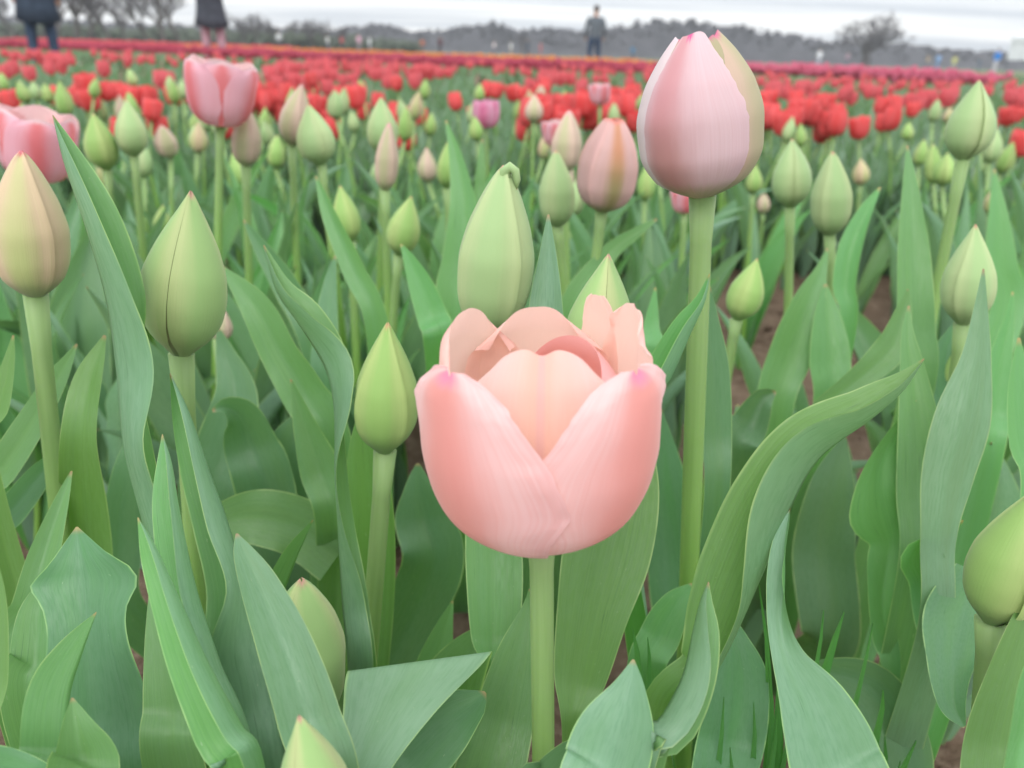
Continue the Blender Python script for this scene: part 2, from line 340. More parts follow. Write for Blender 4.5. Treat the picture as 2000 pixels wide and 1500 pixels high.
# ================================================================== leaf building
def loft(cent, left, toward, W, aL, aR, nac, curl=0.5, ripple=None):
    """sheet along cent; each half turns from the plane (left) towards 'toward' by its own angle"""
    n = len(cent); V = []; UV = []; W = [float(q) for q in W]; aL = [float(q) for q in aL]; aR = [float(q) for q in aR]
    h = nac // 2
    for i in range(n):
        halves = []
        for sgn, a in ((1, aL[i]), (-1, aR[i])):
            off = Vector((0, 0, 0)); pts = [off.copy()]
            for k in range(h):
                s = (k + 0.5) / h; an = a + curl * a * (s - 0.5)
                off = off + (W[i] / h) * (math.cos(an) * sgn * left[i] + math.sin(an) * toward[i]); pts.append(off.copy())
            if ripple is not None:
                for k in range(1, h + 1):
                    s = k / h; nrm = (math.cos(a) * toward[i] - math.sin(a) * sgn * left[i])
                    pts[k] = pts[k] + nrm * ripple(i / (n - 1), sgn) * s * s * W[i]
            halves.append(pts)
        row = [cent[i] + p for p in reversed(halves[0])] + [cent[i] + p for p in halves[1][1:]]
        for k, p in enumerate(row):
            V.append(p); UV.append((k / (2 * h), i / (n - 1)))
    return V, grid_faces(n, 2 * h + 1), UV
def rip(seed, amp, freq):
    r = random.Random(seed); ph = [r.uniform(0, 6.28) for _ in range(4)]; f1 = freq * r.uniform(.8, 1.2)
    def fn(t, s):
        k = 0 if s > 0 else 2
        return amp * math.sin(math.pi * min(1, t * 1.02)) * (math.sin(6.28 * f1 * t + ph[k]) + 0.4 * math.sin(6.28 * 2.3 * f1 * t + ph[k + 1]))
    return fn
LEAFN = [0]
def near_leaf(plant, st, mat='leaf', n=56, nac=14, amp=0.10, freq=1.6, curl=0.35, root=True, label=None, fixleft=False, flip=False):
    """stations (x, y, depth, half width, left angle, right angle) from foot to tip"""
    LEAFN[0] += 1; base = plant.location.copy()
    rows = [list(s) for s in st]
    if root:
        bp = base + Vector((0, 0, 0.01)); x, y, d = proj(bp); x0, y0, d0 = rows[0][:3]
        gap = (P(x0, y0, d0) - bp).length
        if gap > 0.04:
            rows.insert(0, [x, y, d, 0.013 / d * FPX, 35, 35])
            if gap > 0.12:
                mid = bp.lerp(P(x0, y0, d0), 0.5) + Vector((0, 0, 0.0)); x, y, d = proj(mid)
                rows.insert(1, [x, y, d, 0.5 * (rows[0][3] + st[0][3]), 0.5 * (35 + st[0][4]), 0.5 * (35 + st[0][5])])
    rw = np.array(rows, float); n = n + 10 * (len(rows) - len(st))
    tab, t = catmull(rw, n)
    rp_ = rip(LEAFN[0] * 13, amp, freq); h = nac // 2; V = []; UV = []; l0 = None
    for i in range(n):
        a, b = tab[max(0, i - 1)], tab[min(n - 1, i + 1)]
        tx, ty = float(b[0] - a[0]), float(b[1] - a[1]); q = math.hypot(tx, ty) + 1e-9
        lx, ly = ty / q, -tx / q
        if fixleft:
            if l0 is None: l0 = (lx, ly)
            lx, ly = l0
        x, y, d, Wp = (float(k) for k in tab[i, :4]); Wp = max(1.5, Wp); halves = []
        for sgn, ang in ((1, rad(float(tab[i, 4]))), (-1, rad(float(tab[i, 5])))):
            e = dz = 0.0; pts = [(0.0, 0.0)]
            for k in range(h):
                s_ = (k + .5) / h; an = ang + curl * ang * (s_ - .5); e += Wp / h * math.cos(an) * sgn; dz += Wp / h * math.sin(an); pts.append((e, dz))
            rr = rp_(i / (n - 1), sgn)
            for k in range(1, h + 1):
                w = rr * (k / h) ** 2 * Wp; pts[k] = (pts[k][0] - math.sin(ang) * sgn * w, pts[k][1] + math.cos(ang) * w)
            halves.append(pts)
        for k, (e, dz) in enumerate(halves[0][::-1] + halves[1][1:]):
            V.append(P(x + e * lx, y + e * ly, d * (1 - dz / FPX))); UV.append((k / (2 * h), i / (n - 1)))
    Fc = grid_faces(n, 2 * h + 1)
    if flip: Fc = [f[::-1] for f in Fc]
    V = [v - base for v in V]
    o = link('leaf', mesh_from('tulip_leaf', V, Fc, M[mat], UV), plant)
    if label: o['label'] = label
    return o
def generic_leaf(seed, L=0.25, W=0.026, n=22, nac=6):
    r = random.Random(seed); lean = r.uniform(0.05, 0.42); bend = r.uniform(0.0, 0.9); tw = r.uniform(-1.3, 1.3)
    cent = []; left = []; tow = []; ang = []; p = Vector((0.004, 0, 0)); th = lean * 0.4
    for i in range(n):
        t = i / (n - 1); cent.append(p.copy())
        th = lean * 0.4 + (lean + bend * t * t) * t
        d = Vector((math.sin(th), 0, math.cos(th))); p = p + d * L / (n - 1)
        rot = Matrix.Rotation(tw * t * t, 3, d); left.append(rot @ Vector((0, 1, 0))); tow.append(rot @ Vector((0, 1, 0)).cross(d) * -1)
    ts = np.linspace(0, 1, n)
    w = spline([0, .12, .35, .6, .85, 1], [.45, .7, 1, .85, .38, .02], ts) * W
    a0 = r.uniform(.25, .95); a = spline([0, .3, .7, 1], [1.1, a0, a0 * .8, 1.0], ts)
    V, Fc, UV = loft(cent, left, tow, list(w), a, a * r.uniform(.6, 1.1), nac, .45, rip(seed, r.uniform(.08, .3), r.uniform(1.2, 2.4)))
    return V, Fc, UV
GL = []
for k in range(12):
    V, Fc, UV = generic_leaf(100 + k, L=random.uniform(.23, .34), W=random.uniform(.018, .032))
    GL.append([mesh_from('leaf_blade', V, Fc, M[q], UV) for q in ('leaf_mid_veiled', 'leaf', 'leaf_mid_veiled')])
SL = []
for k in range(5):
    V, Fc, UV = generic_leaf(300 + k, L=random.uniform(.2, .26), W=random.uniform(.018, .026), n=10, nac=4)
    SL.append(mesh_from('leaf_blade_small', V, Fc, M['leaf_mid_veiled'], UV))

# ================================================================== buds and flowers
def prof(name):
    return {'bud': ([0, .05, .14, .26, .37, .5, .65, .8, .9, .96, 1], [.24, .42, .74, .95, 1, .95, .76, .48, .26, .13, .02]),
            'slim': ([0, .05, .15, .3, .45, .62, .78, .9, .96, 1], [.26, .5, .82, .98, 1, .86, .60, .35, .19, .03]),
            'blunt': ([0, .05, .15, .3, .5, .7, .85, .94, 1], [.26, .5, .82, .98, 1, .82, .52, .27, .03]),
            'egg': ([0, .04, .12, .3, .48, .68, .85, .94, 1], [.22, .46, .76, .98, 1.0, .88, .64, .46, .32])}[name]
def bud_petal(kind, half=62, nu=13, nv=26, tipcut=0.0, over=0.0, base_half=34, seed=0, top_half=None, grow=1.0, lhalf=None, rag=0.0, droop=0.045, ridge=0.0):
    zs, rs = prof(kind); r = random.Random(seed); V = []; UV = []; ph = r.uniform(0, 6)
    th = half * 0.9 if top_half is None else top_half
    for i in range(nv):
        t = i / (nv - 1); z = t
        rr = float(spline(zs, rs, np.array([t]))[0]); hw = float(spline([0, .16, .4, .75, 1], [base_half, half * .97, half, (half + th) / 2, th], np.array([t]))[0])
        for j in range(nu):
            u = -1 + 2 * j / (nu - 1); a = rad(hw) * u * (lhalf / half if lhalf and u < 0 else 1)
            a += rag * abs(u) ** 6 * (mnoise.noise(Vector((t * 16, seed, u))) + .5 * mnoise.noise(Vector((t * 45, seed, u))))
            k = grow * rr * (1 + over * u - droop * abs(u) ** 4 + 0.012 * math.cos(u * 3.1) + ridge * math.exp(-((abs(u) - .9) / .1) ** 2) - .6 * ridge * math.exp(-((abs(u) - .62) / .14) ** 2))
            k *= 1 + 0.012 * mnoise.noise(Vector((u * 1.7, t * 3, seed)))
            zz = z + (0.012 * math.sin(3 * u + ph)) * t - tipcut * abs(u) ** 2.2 * t ** 3
            V.append((k * math.cos(a), k * math.sin(a), zz)); UV.append((j / (nu - 1), t))
    return V, grid_faces(nv, nu), UV
def bud_core(kind, ns=12, nv=12, s=0.86):
    zs, rs = prof(kind); V = []; UV = []
    for i in range(nv):
        t = i / (nv - 1); rr = s * float(spline(zs, rs, np.array([t]))[0])
        for j in range(ns):
            a = 2 * math.pi * j / ns; V.append((rr * math.cos(a), rr * math.sin(a), t * .93)); UV.append((j / ns, t))
    return V, grid_faces(nv, ns, True) + [tuple(range((nv - 1) * ns, nv * ns))], UV
BUD = {}
def bud_meshes(kind, mat):
    key = (kind, mat)
    if key not in BUD:
        ms = []
        for q in range(3):
            if mat == 'bud_seam': V, Fc, UV = bud_petal(kind, half=59.6, seed=q, base_half=46, nv=30, nu=17, top_half=59.3)
            else: V, Fc, UV = bud_petal(kind, half=(47, 82, 82)[q], seed=q, base_half=(44, 80, 80)[q], grow=(1.06, .955, .93)[q], top_half=(38, 88, 88)[q], droop=(.0, .02, .02)[q], ridge=(.022, .012, .012)[q], nv=30, nu=25)
            ms.append(mesh_from('bud_petal', V, Fc, M[mat], UV))
        V, Fc, UV = bud_core(kind, s=(.92 if mat == 'bud_seam' else .82)); ms.append(mesh_from('bud_core', V, Fc, M['bud_core'], UV)); BUD[key] = ms
    return BUD[key]
def axis_matrix(A, T, az):
    """frame at A whose z runs to T; az turns it about that axis (0 faces right, -90 faces the viewer)"""
    z = (T - A).normalized(); x = (R0 - z * R0.dot(z)).normalized(); y = z.cross(x)
    return Matrix((x, y, z)).transposed() @ Matrix.Rotation(az, 3, 'Z')
def put(o, loc, rot3, sc):
    o.location = loc; o.rotation_mode = 'QUATERNION'; o.rotation_quaternion = rot3.to_quaternion(); o.scale = sc
def bud_parts(plant, A, T, r, az, kind='bud', mat='bud_green', simple=False):
    ms = bud_meshes(kind, mat); h = (T - A).length; base = plant.location
    for k in range(3):
        o = link('petal', ms[k], plant); put(o, A - base, axis_matrix(A, T, az + k * 2.0944), (r, r, h))
    o = link('inner_petals', ms[3], plant); put(o, A - base, axis_matrix(A, T, az), (r, r, h))
def stem_part(plant, A, B, r, n=16, flare=1.25, bow=0.0):
    """stem from the foot of the flower A down through B to the plant's foot"""
    base = plant.location
    C = base.copy(); pts = []; rr = []
    K = np.array([tuple(C - Vector((0, 0, .01))), tuple(B), tuple(A)])
    for i in range(n):
        t = i / (n - 1)
        c = C.lerp(A, t); 
        # quadratic through C, B, A with B at its own height
        tb = max(.15, min(.85, (B.z - C.z) / max(1e-6, A.z - C.z)))
        dev = B - C.lerp(A, tb); c = c + dev * (t * (1 - t)) / (tb * (1 - tb))
        pts.append(c - base); rr.append(r * (1.18 - 0.18 * t) * (1 + (flare - 1) * max(0, (t - .965) / .035)))
    V, Fc, UV = tube(pts, rr, 12 if r > 0.0025 else 8)
    return link('stem', mesh_from('tulip_stem', V, Fc, M['stem'], UV), plant)
def tulip_root(name, label, A, B, group=None, cat='tulip'):
    dirv = (B - A); k = A.z / max(0.02, (A.z - B.z)); C = A + dirv * k
    far = Vector((C.x - A.x, C.y - A.y, 0))
    if far.length > 0.16: far *= 0.16 / far.length
    return thing(name, label, cat, Vector((A.x + far.x, A.y + far.y, 0)), group)
def tepal(H, zt, rt, wt, rhot, nu=21, nv=40, ruffle=0.0, seed=0, tip_roll=0.0, notch=0.0, skew=0.0, edge_drop=0.0, arc=0.0, dent=0.0):
    """petal: tables over v of height, radius of the midline, half width, radius of its cup"""
    ks = np.linspace(0, 1, nv) ** 0.85; ks = 1 - (1 - np.linspace(0, 1, nv)) ** 1.25
    z = spline(*zt, ks) * H; r = spline(*rt, ks); w = spline(*wt, ks); rho = spline(*rhot, ks)
    V = []; UV = []
    for i, t in enumerate(ks):
        for j in range(nu):
            u = -1 + 2 * j / (nu - 1); a = u * w[i] / rho[i]
            tang = rho[i] * math.sin(a); inw = rho[i] * (1 - math.cos(a))
            rn = ruffle * mnoise.noise(Vector((u * 2.2 + seed * 5, t * 6, seed))) * (0.2 + abs(u) ** 2) * (0.3 + t)
            rn += 0.35 * ruffle * mnoise.noise(Vector((u * 9 + seed * 3, t * 22, seed))) * abs(u) ** 3
            zz = z[i] - edge_drop * abs(u) ** 2 * t + 0.5 * rn - arc * t ** 5 * abs(u) ** 2.4 - dent * t ** 6 * math.exp(-(u / .16) ** 2)
            gr = -notch * math.exp(-(u / .12) ** 2) * min(1, t * 3)
            rr = r[i] - inw + rn + gr - tip_roll * max(0, t - .82) / .18 * (1 - abs(u)) 
            x = rr; y = tang + skew * t * H
            V.append((x, y, zz)); UV.append((j / (nu - 1), t))
    return V, grid_faces(nv, nu), UV
CUT = {}
def cut_faces(V, Fc, UV, cuts):
    keep = []
    for f in Fc:
        u = sum(UV[i][0] for i in f) / len(f) * 2 - 1; t = sum(UV[i][1] for i in f) / len(f); ok = True
        for u0, w, vd in cuts:
            if t > vd and abs(u - u0 - 0.12 * (t - vd)) < w * ((t - vd) / (1 - vd)) ** 0.8: ok = False
        if ok: keep.append(f)
    return keep
def add_tepal(plant, A, T, az, mat, sc=0.915, cuts=None, label=None, **kw):
    V, Fc, UV = tepal(**kw)
    if cuts: Fc = cut_faces(V, Fc, UV, cuts)
    o = link('petal', mesh_from('tulip_petal', V, Fc, M[mat], UV), plant)
    put(o, A - plant.location, axis_matrix(A, T, rad(az)), (sc, sc, sc))
    if label: o['label'] = label
    return o

# ---- the open salmon tulip in front
def head(ax, ay, d, tx, ty):
    A = P(ax, ay, d); T = P_at_y(tx, ty, A.y); return A, T
A, T = head(1057, 1024, 0.208, 1062, 620); Bs = P_at_y(1061, 1480, A.y)
hero = tulip_root('tulip', 'wide open salmon pink tulip with torn petals, nearest and largest of all', A, Bs)
stem_part(hero, A, Bs, 0.0034, n=24)
zt = ([0, .05, .12, .3, .55, .8, 1], [0, .005, .05, .23, .52, .83, 1])
rt = ([0, .05, .12, .3, .55, .8, .92, 1], [.002, .0115, .0190, .0285, .0326, .0334, .0318, .0285])
wt = ([0, .05, .14, .3, .45, .58, .72, .85, .93, .975, 1], [.003, .0085, .0185, .0262, .0322, .0302, .0242, .0187, .0138, .0090, .0035])
rho = ([0, .12, .4, .8, 1], [.014, .021, .0290, .026, .020])
for az_, sd_, lb_ in ((-136, 1, 'left outer petal with hot pink tip'), (-44, 2, 'right outer petal with hot pink tip')):
    add_tepal(hero, A, T, az_, 'hero_out', H=.0570, zt=zt, rt=(rt[0], [q + (.0017 if sd_ == 1 else 0) for q in rt[1]]), wt=wt, rhot=rho, nu=41, nv=70, ruffle=.0020, seed=sd_, tip_roll=-.0018, dent=.0012, label=lb_)
wt2 = ([0, .05, .2, .4, .6, .8, .92, 1], [.003, .008, .019, .026, .0275, .0250, .0200, .0150])
add_tepal(hero, A, T, 94, 'hero_back', H=.0598, zt=zt, rt=([0, .05, .12, .3, .55, .8, 1], [.002, .010, .017, .0255, .029, .0275, .0225]), wt=wt2, rhot=([0, .3, 1], [.02, .026, .021]), nu=33, nv=46, ruffle=.0014, seed=3, arc=.012, tip_roll=.002, label='back petal with pink tip rolled over')
rin = ([0, .05, .12, .3, .55, .8, .93, 1], [.002, .008, .013, .0215, .0245, .0210, .0170, .0140])
wtf = ([0, .05, .2, .4, .6, .8, .92, 1], [.003, .007, .016, .0215, .0235, .0222, .0195, .0165])
add_tepal(hero, A, T, -93, 'hero_in', H=.0600, zt=zt, rt=rin, wt=wtf, rhot=([0, .3, 1], [.016, .0225, .019]), nu=41, nv=54, ruffle=.0008, seed=4, notch=.0011, arc=.0115, dent=.0024, label='front inner petal with grooved midrib')
rsd = ([0, .05, .12, .3, .55, .8, 1], [.002, .009, .0155, .0245, .0285, .0285, .0262])
add_tepal(hero, A, T, 150, 'hero_back', H=.0622, zt=zt, rt=rsd, wt=wtf, rhot=([0, .3, 1], [.018, .026, .017]), nu=37, nv=54, ruffle=.0026, seed=5, arc=.015, skew=.03, tip_roll=.003, label='left back petal with crumpled edge')
wnar = ([0, .05, .2, .4, .6, .8, .92, .97, 1], [.002, .004, .007, .0085, .0078, .0058, .0048, .0038, .002])
add_tepal(hero, A, T, 53, 'hero_back', H=.0632, zt=zt, rt=rsd, wt=wnar, rhot=([0, .3, 1], [.018, .026, .021]), nu=17, nv=44, ruffle=.0010, seed=6, label='loose strip of the torn right back petal')
wmid = ([0, .05, .2, .4, .6, .8, .92, .97, 1], [.003, .006, .012, .0150, .0150, .0118, .0100, .0090, .0065])
add_tepal(hero, A, T, 22, 'hero_back', H=.0640, zt=zt, rt=rsd, wt=wmid, rhot=([0, .3, 1], [.018, .026, .021]), nu=25, nv=48, ruffle=.0018, seed=7, arc=.004, notch=-.0006, label='torn right back petal with a ragged top')
add_tepal(hero, A, T, 42, 'hero_rosy', H=.0545, zt=zt, rt=rin, wt=wtf, rhot=([0, .3, 1], [.016, .0225, .019]), nu=25, nv=36, ruffle=.0010, seed=8, arc=.010, label='small rosy inner petal')
def pistil(plant, A, T, s=1.0):
    pts = [A - plant.location + (T - A).normalized() * k * s for k in (0, .012, .022, .024, .027)]
    V, Fc, UV = tube(pts, [.003 * s, .0028 * s, .0022 * s, .0038 * s, .003 * s], 10)
    link('pistil', mesh_from('pistil', V, Fc, M['bud_fresh'], UV), plant)
pistil(hero, A, T)

# ---- the tall closed pink tulip
def tall():
    A, T = head(1372, 382, .278, 1360, 62); B = P_at_y(1345, 1150, A.y)
    p = tulip_root('tulip', 'tall closed pink tulip standing highest, its head against the far woods', A, B)
    stem_part(p, A, B, .0039, n=24)
    r = (T - A).length; rr = 118 * .278 / FPX
    for k, (az, mat, hf, s, ov, lab) in enumerate([(-117, 'tall_front', 66, 1.0, .0, 'broad pink front petal with pale ragged edge'), (-14, 'tall_right', 64, .985, .0, 'greenish cream right petal'), (150, 'tall_left', 74, 1.0, .0, 'pale lilac left petal')]):
        V, Fc, UV = bud_petal('egg', half=hf, nu=29, nv=44, over=ov, base_half=44, seed=k + 20, top_half=hf * .62, tipcut=.03, lhalf=(49 if k == 0 else None), grow=(1.02, .99, .985)[k], rag=(.05 if k == 0 else .02))
        o = link('petal', mesh_from('tulip_petal', V, Fc, M[mat], UV), p); o['label'] = lab
        put(o, A - p.location, axis_matrix(A, T, rad(az)), (rr * s, rr * s, r * (1 if k == 0 else .985)))
    for az in (60, 180, -60):
        V, Fc, UV = bud_petal('egg', half=60, nu=15, nv=26, base_half=44, seed=31, top_half=30, over=0)
        o = link('petal', mesh_from('tulip_petal', V, Fc, M['tall_right'], UV), p); put(o, A - p.location, axis_matrix(A, T, rad(az)), (rr * .9, rr * .9, r * .96))
    return p
tallp = tall()

# ---- buds close by: name -> plant
def bud_plant(label, a, t, b, d, wpx, az, kind='bud', mat='bud_green', r=None, group=None, name='tulip', cat='tulip'):
    A, T = head(a[0], a[1], d, t[0], t[1]); B = P_at_y(b[0], b[1], A.y)
    p = tulip_root(name, label, A, B, group, cat)
    stem_part(p, A, B, r or 0.0031)
    bud_parts(p, A, T, wpx / 2 * d / FPX * 1.0, rad(az), kind, mat); return p
cream = bud_plant('cream and peach tulip bud at the left edge with two tiny crimson tips', (70, 575), (42, 297), (120, 1050), .295, 138, -75, 'slim', 'bud_cream', .0036)
seam = bud_plant('plump green tulip bud with a dark seam down its middle, left of centre', (354, 690), (372, 376), (385, 1150), .28, 158, -32, 'bud', 'bud_seam', .0036)
big = bud_plant('large pale green tulip bud with a crooked tip behind the open salmon tulip', (955, 648), (985, 326), (955, 1340), .288, 152, -100, 'slim', 'bud_green', .0042)
def crook(p, T, r):
    pts = [T + Vector(q) * r - p.location for q in ((-.15, 0, -1.3), (.1, -.2, -.3), (.45, -.3, .05), (.85, -.3, -.25), (1.0, -.3, -.9), (.95, -.25, -1.6))]
    V, Fc, UV = tube(pts, [.5 * r, .48 * r, .40 * r, .34 * r, .28 * r, .08 * r], 10); link('petal_tip', mesh_from('petal_tip', V, Fc, M['bud_green'], UV), p)
crook(big, head(955, 648, .288, 985, 326)[1], .0045)
small = bud_plant('smooth fresh green tulip bud just left of the open salmon tulip', (752, 880), (757, 632), (735, 1100), .30, 130, -92, 'bud', 'bud_fresh', .0036)
behind = bud_plant('pointed green tulip bud with red tip half hidden behind the open salmon tulip', (1160, 745), (1188, 498), (1125, 1450), .272, 132, -30, 'bud', 'bud_seam', .0040)
low = bud_plant('squat yellow green tulip bud low down behind a broad leaf, bottom left of centre', (598, 1402), (588, 1132), (590, 1640), .262, 160, -48, 'blunt', 'bud_seam', .0036)
foot = bud_plant('lime green tulip bud tip rising from the bottom edge of the photo', (640, 1650), (584, 1400), (660, 1800), .178, 138, -48, 'bud', 'bud_seam', .0030)
rim = bud_plant('fat lime green tulip bud cut off by the right edge low down', (1935, 1212), (2025, 955), (1925, 1350), .235, 152, -52, 'bud', 'bud_fresh', .0036)
rose = bud_plant('green tulip bud with red tip standing behind a tall pointed leaf at the right', (1880, 632), (1905, 440), (1865, 760), .40, 98, -95, 'bud', 'bud_green', .0036)
lean = bud_plant('tall pale green tulip bud on a leaning stem near the right edge', (1880, 312), (1912, 157), (1815, 640), .50, 86, -40, 'bud', 'bud_green', .0036)
# ---- middle distance, single ones one can tell apart
MID = [
 ('green bud with a pink tip on a straight stem, right of the tall pink tulip', (1543, 405), (1546, 272), (1540, 580), .60, 74, -50, 'bud', 'bud_green'),
 ('grey green ribbed bud with a pink tip, third bud right of the tall pink tulip', (1620, 458), (1626, 297), (1632, 760), .555, 78, -88, 'slim', 'bud_green'),
 ('short fresh bud tilted right above bare brown soil', (1438, 624), (1478, 506), (1425, 700), .49, 68, -70, 'bud', 'bud_fresh'),
 ('apricot and pink half closed tulip left of the tall pink tulip', (1175, 412), (1200, 233), (1165, 500), .50, 122, -80, 'egg', 'pink_blush'),
 ('green bud with a torn pink edge, just left of the apricot tulip', (1088, 442), (1085, 295), (1098, 520), .55, 72, -70, 'slim', 'bud_green'),
 ('green bud with a pink strip on its right, behind the torn bud', (1103, 335), (1112, 216), (1105, 460), .66, 62, -110, 'slim', 'bud_blush'),
 ('upright green bud second from the left edge behind the folded leaf', (210, 332), (182, 222), (220, 470), .70, 60, -95, 'bud', 'bud_fresh'),
 ('greyish bud with a brown seam on a long stem, left part of the bed', (262, 305), (247, 195), (278, 480), .70, 62, -60, 'bud', 'bud_green'),
 ('slender peach coloured bud in front of the open candy pink tulip', (480, 324), (484, 210), (485, 500), .66, 58, -90, 'slim', 'bud_blush'),
 ('peach bud with a rosy stripe behind a greener one', (570, 285), (590, 164), (580, 540), .70, 60, -110, 'bud', 'bud_blush'),
 ('two toned green bud in front of a peach bud', (628, 322), (602, 204), (640, 420), .66, 74, -100, 'bud', 'bud_green'),
 ('round topped green bud behind a slimmer one, left of the big crooked bud', (748, 302), (744, 190), (745, 420), .72, 64, -90, 'bud', 'bud_green'),
 ('long slim dull pink bud in front of a rounder green one', (752, 372), (760, 240), (755, 480), .62, 48, -95, 'slim', 'bud_blush'),
 ('fresh green bud leaning left beneath a curled leaf', (778, 498), (803, 384), (770, 600), .60, 68, -75, 'bud', 'bud_fresh'),
 ('green bud with a seam partly behind a slanting leaf', (686, 472), (664, 363), (690, 560), .63, 54, -100, 'bud', 'bud_fresh'),
 ('narrow light green bud behind a tall leaf, above the big crooked bud', (872, 368), (874, 278), (878, 460), .76, 42, -90, 'bud', 'bud_fresh'),
 ('peach bud on a long stem just right of the small magenta tulip', (1042, 240), (1044, 184), (1040, 320), 1.30, 38, -90, 'bud', 'bud_blush'),
 ('tiny fresh bud with red tip low in the leaves at the right', (1848, 775), (1866, 680), (1846, 860), .45, 56, -60, 'bud', 'bud_fresh'),
 ('small green bud just left of the plump seamed bud, lower and behind', (316, 462), (318, 400), (325, 560), .80, 36, -60, 'bud', 'bud_fresh'),
 ('small withered pinkish bud peeping out right of the plump seamed bud', (428, 664), (440, 608), (432, 760), .52, 44, -80, 'bud', 'bud_blush'),
 ('yellowish bud with pink tip on a thin stem, right of the grey green ribbed bud', (1680, 362), (1681, 310), (1676, 420), 1.25, 32, -70, 'bud', 'bud_cream'),
 ('tiny pinkish bud under the right side of the tall pink tulip', (1490, 418), (1491, 372), (1486, 470), 1.3, 27, -90, 'bud', 'bud_blush'),
 ('green bud touching the right side of the tall pink tulip', (1470, 380), (1476, 322), (1466, 440), 1.1, 34, -90, 'bud', 'bud_fresh'),
]
for (lab, a, t, b, d, w, az, kd, mt) in MID:
    p = bud_plant(lab, a, t, b, d, w, az, kd, mt, .0033, 'tulips standing in the middle of the bed')
    rnd = random.Random(int(a[0]))
    for k in range(3):
        o = link('leaf', GL[rnd.randrange(12)][rnd.randrange(3)], p); o.rotation_euler = (0, 0, rnd.uniform(0, 6.28)); s = rnd.uniform(.75, 1.0); o.scale = (s, s, s)

# ---- cup shaped tulips further back
def cup_meshes(mat, H=.056, R_=.027, flare=1.0, seed=0, nu=11, nv=16):
    ms = []
    for k, (hs, rs) in enumerate(((1, 1), (1.03, .9))):
        V, Fc, UV = tepal(H=H * hs, zt=zt, rt=([0, .05, .12, .3, .55, .8, 1], [q * R_ / .033 * rs for q in (.002, .0105, .0175, .0275, .0322, .033 * flare, .030 * flare)]),
                          wt=([0, .05, .2, .4, .6, .8, .93, 1], [q * R_ / .033 for q in (.003, .009, .022, .030, .031, .026, .015, .0015)]), rhot=([0, .3, 1], [R_ * .6, R_ * .85, R_ * .75]), nu=nu, nv=nv, ruffle=.002, seed=seed + k)
        ms.append(mesh_from('cup_petal', V, Fc, M[mat], UV))
    return ms
CUPS = {k: cup_meshes(m_, **q) for k, m_, q in (('pink', 'pink_open', dict(flare=1.04, seed=3)), ('magenta', 'magenta', dict(flare=.95, seed=5)), ('red', 'red', dict(flare=1.05, seed=7, nu=7, nv=9)), ('redc', 'red', dict(flare=.86, seed=9, H=.058, R_=.025, nu=7, nv=9)))}
def cup_parts(plant, A, T, az, key, sc, n=6, zs=.86):
    for k in range(n):
        o = link('petal', CUPS[key][k % 2], plant); put(o, A - plant.location, axis_matrix(A, T, az + k * math.pi / 3), (sc, sc, sc * zs))
CUP = [
 ('open candy pink tulip with white rimmed petals in the upper left', (430, 246), (432, 128), (428, 360), .62, -128, 'pink', 1.0),
 ('open pink tulip at the left edge behind the cream bud and folded leaf', (72, 352), (72, 225), (72, 480), .60, -60, 'pink', 1.05),
 ('small magenta pink cup tulip, above the big crooked bud', (949, 250), (949, 192), (952, 330), 1.42, -100, 'magenta', .98),
 ('small pale pink tulip among the red row, left of the tall pink tulip', (1172, 205), (1172, 148), (1170, 290), 1.40, -70, 'pink', .74),
 ('pink tulip hidden under the foot of the tall pink tulip', (1337, 415), (1337, 360), (1333, 480), .80, -90, 'pink', .52),
 ('pink tulip showing only a corner behind the green bud with a pink strip', (1085, 285), (1083, 238), (1085, 380), 1.1, -90, 'pink', .7),
]
for (lab, a, t, b, d, az, key, sc) in CUP:
    A, T = head(a[0], a[1], d, t[0], t[1]); B = P_at_y(b[0], b[1], A.y)
    p = tulip_root('tulip', lab, A, B, 'open pink tulips further back'); stem_part(p, A, B, .0032); cup_parts(p, A, T, rad(az), key, sc)
    rnd = random.Random(int(a[0]))
    for k in range(3):
        o = link('leaf', GL[rnd.randrange(12)][rnd.randrange(2)], p); o.rotation_euler = (0, 0, rnd.uniform(0, 6.28)); o.scale = (.9, .9, .9)

# ================================================================== the leaves close by, plant by plant
def clump(label, px, py, d, back=0.0):
    q = P(px, py, d); return thing('tulip_plant', label, 'tulip plant', Vector((q.x, q.y + back, 0)), 'tulip plants showing only leaves')
L = near_leaf
# left edge
L(cream, [(175,1150,.36,55,10,30),(165,1000,.34,52,10,30),(158,860,.31,42,5,45),(176,745,.31,34,0,50),(205,655,.315,3,0,30)], 'leaf_bright')
L(cream, [(-80,1010,.33,38,25,25),(0,920,.33,36,20,25),(60,830,.33,32,10,25),(112,740,.33,22,10,25),(150,672,.33,2,10,25)])
L(cream, [(-70,1090,.35,34,25,25),(20,1000,.35,32,15,20),(80,925,.35,24,15,20),(118,880,.35,3,15,20)], 'leaf_dark')
L(cream, [(-30,900,.30,30,20,30),(0,790,.30,26,20,40),(18,710,.30,14,10,40),(26,655,.30,2,10,30)], 'leaf_bright')
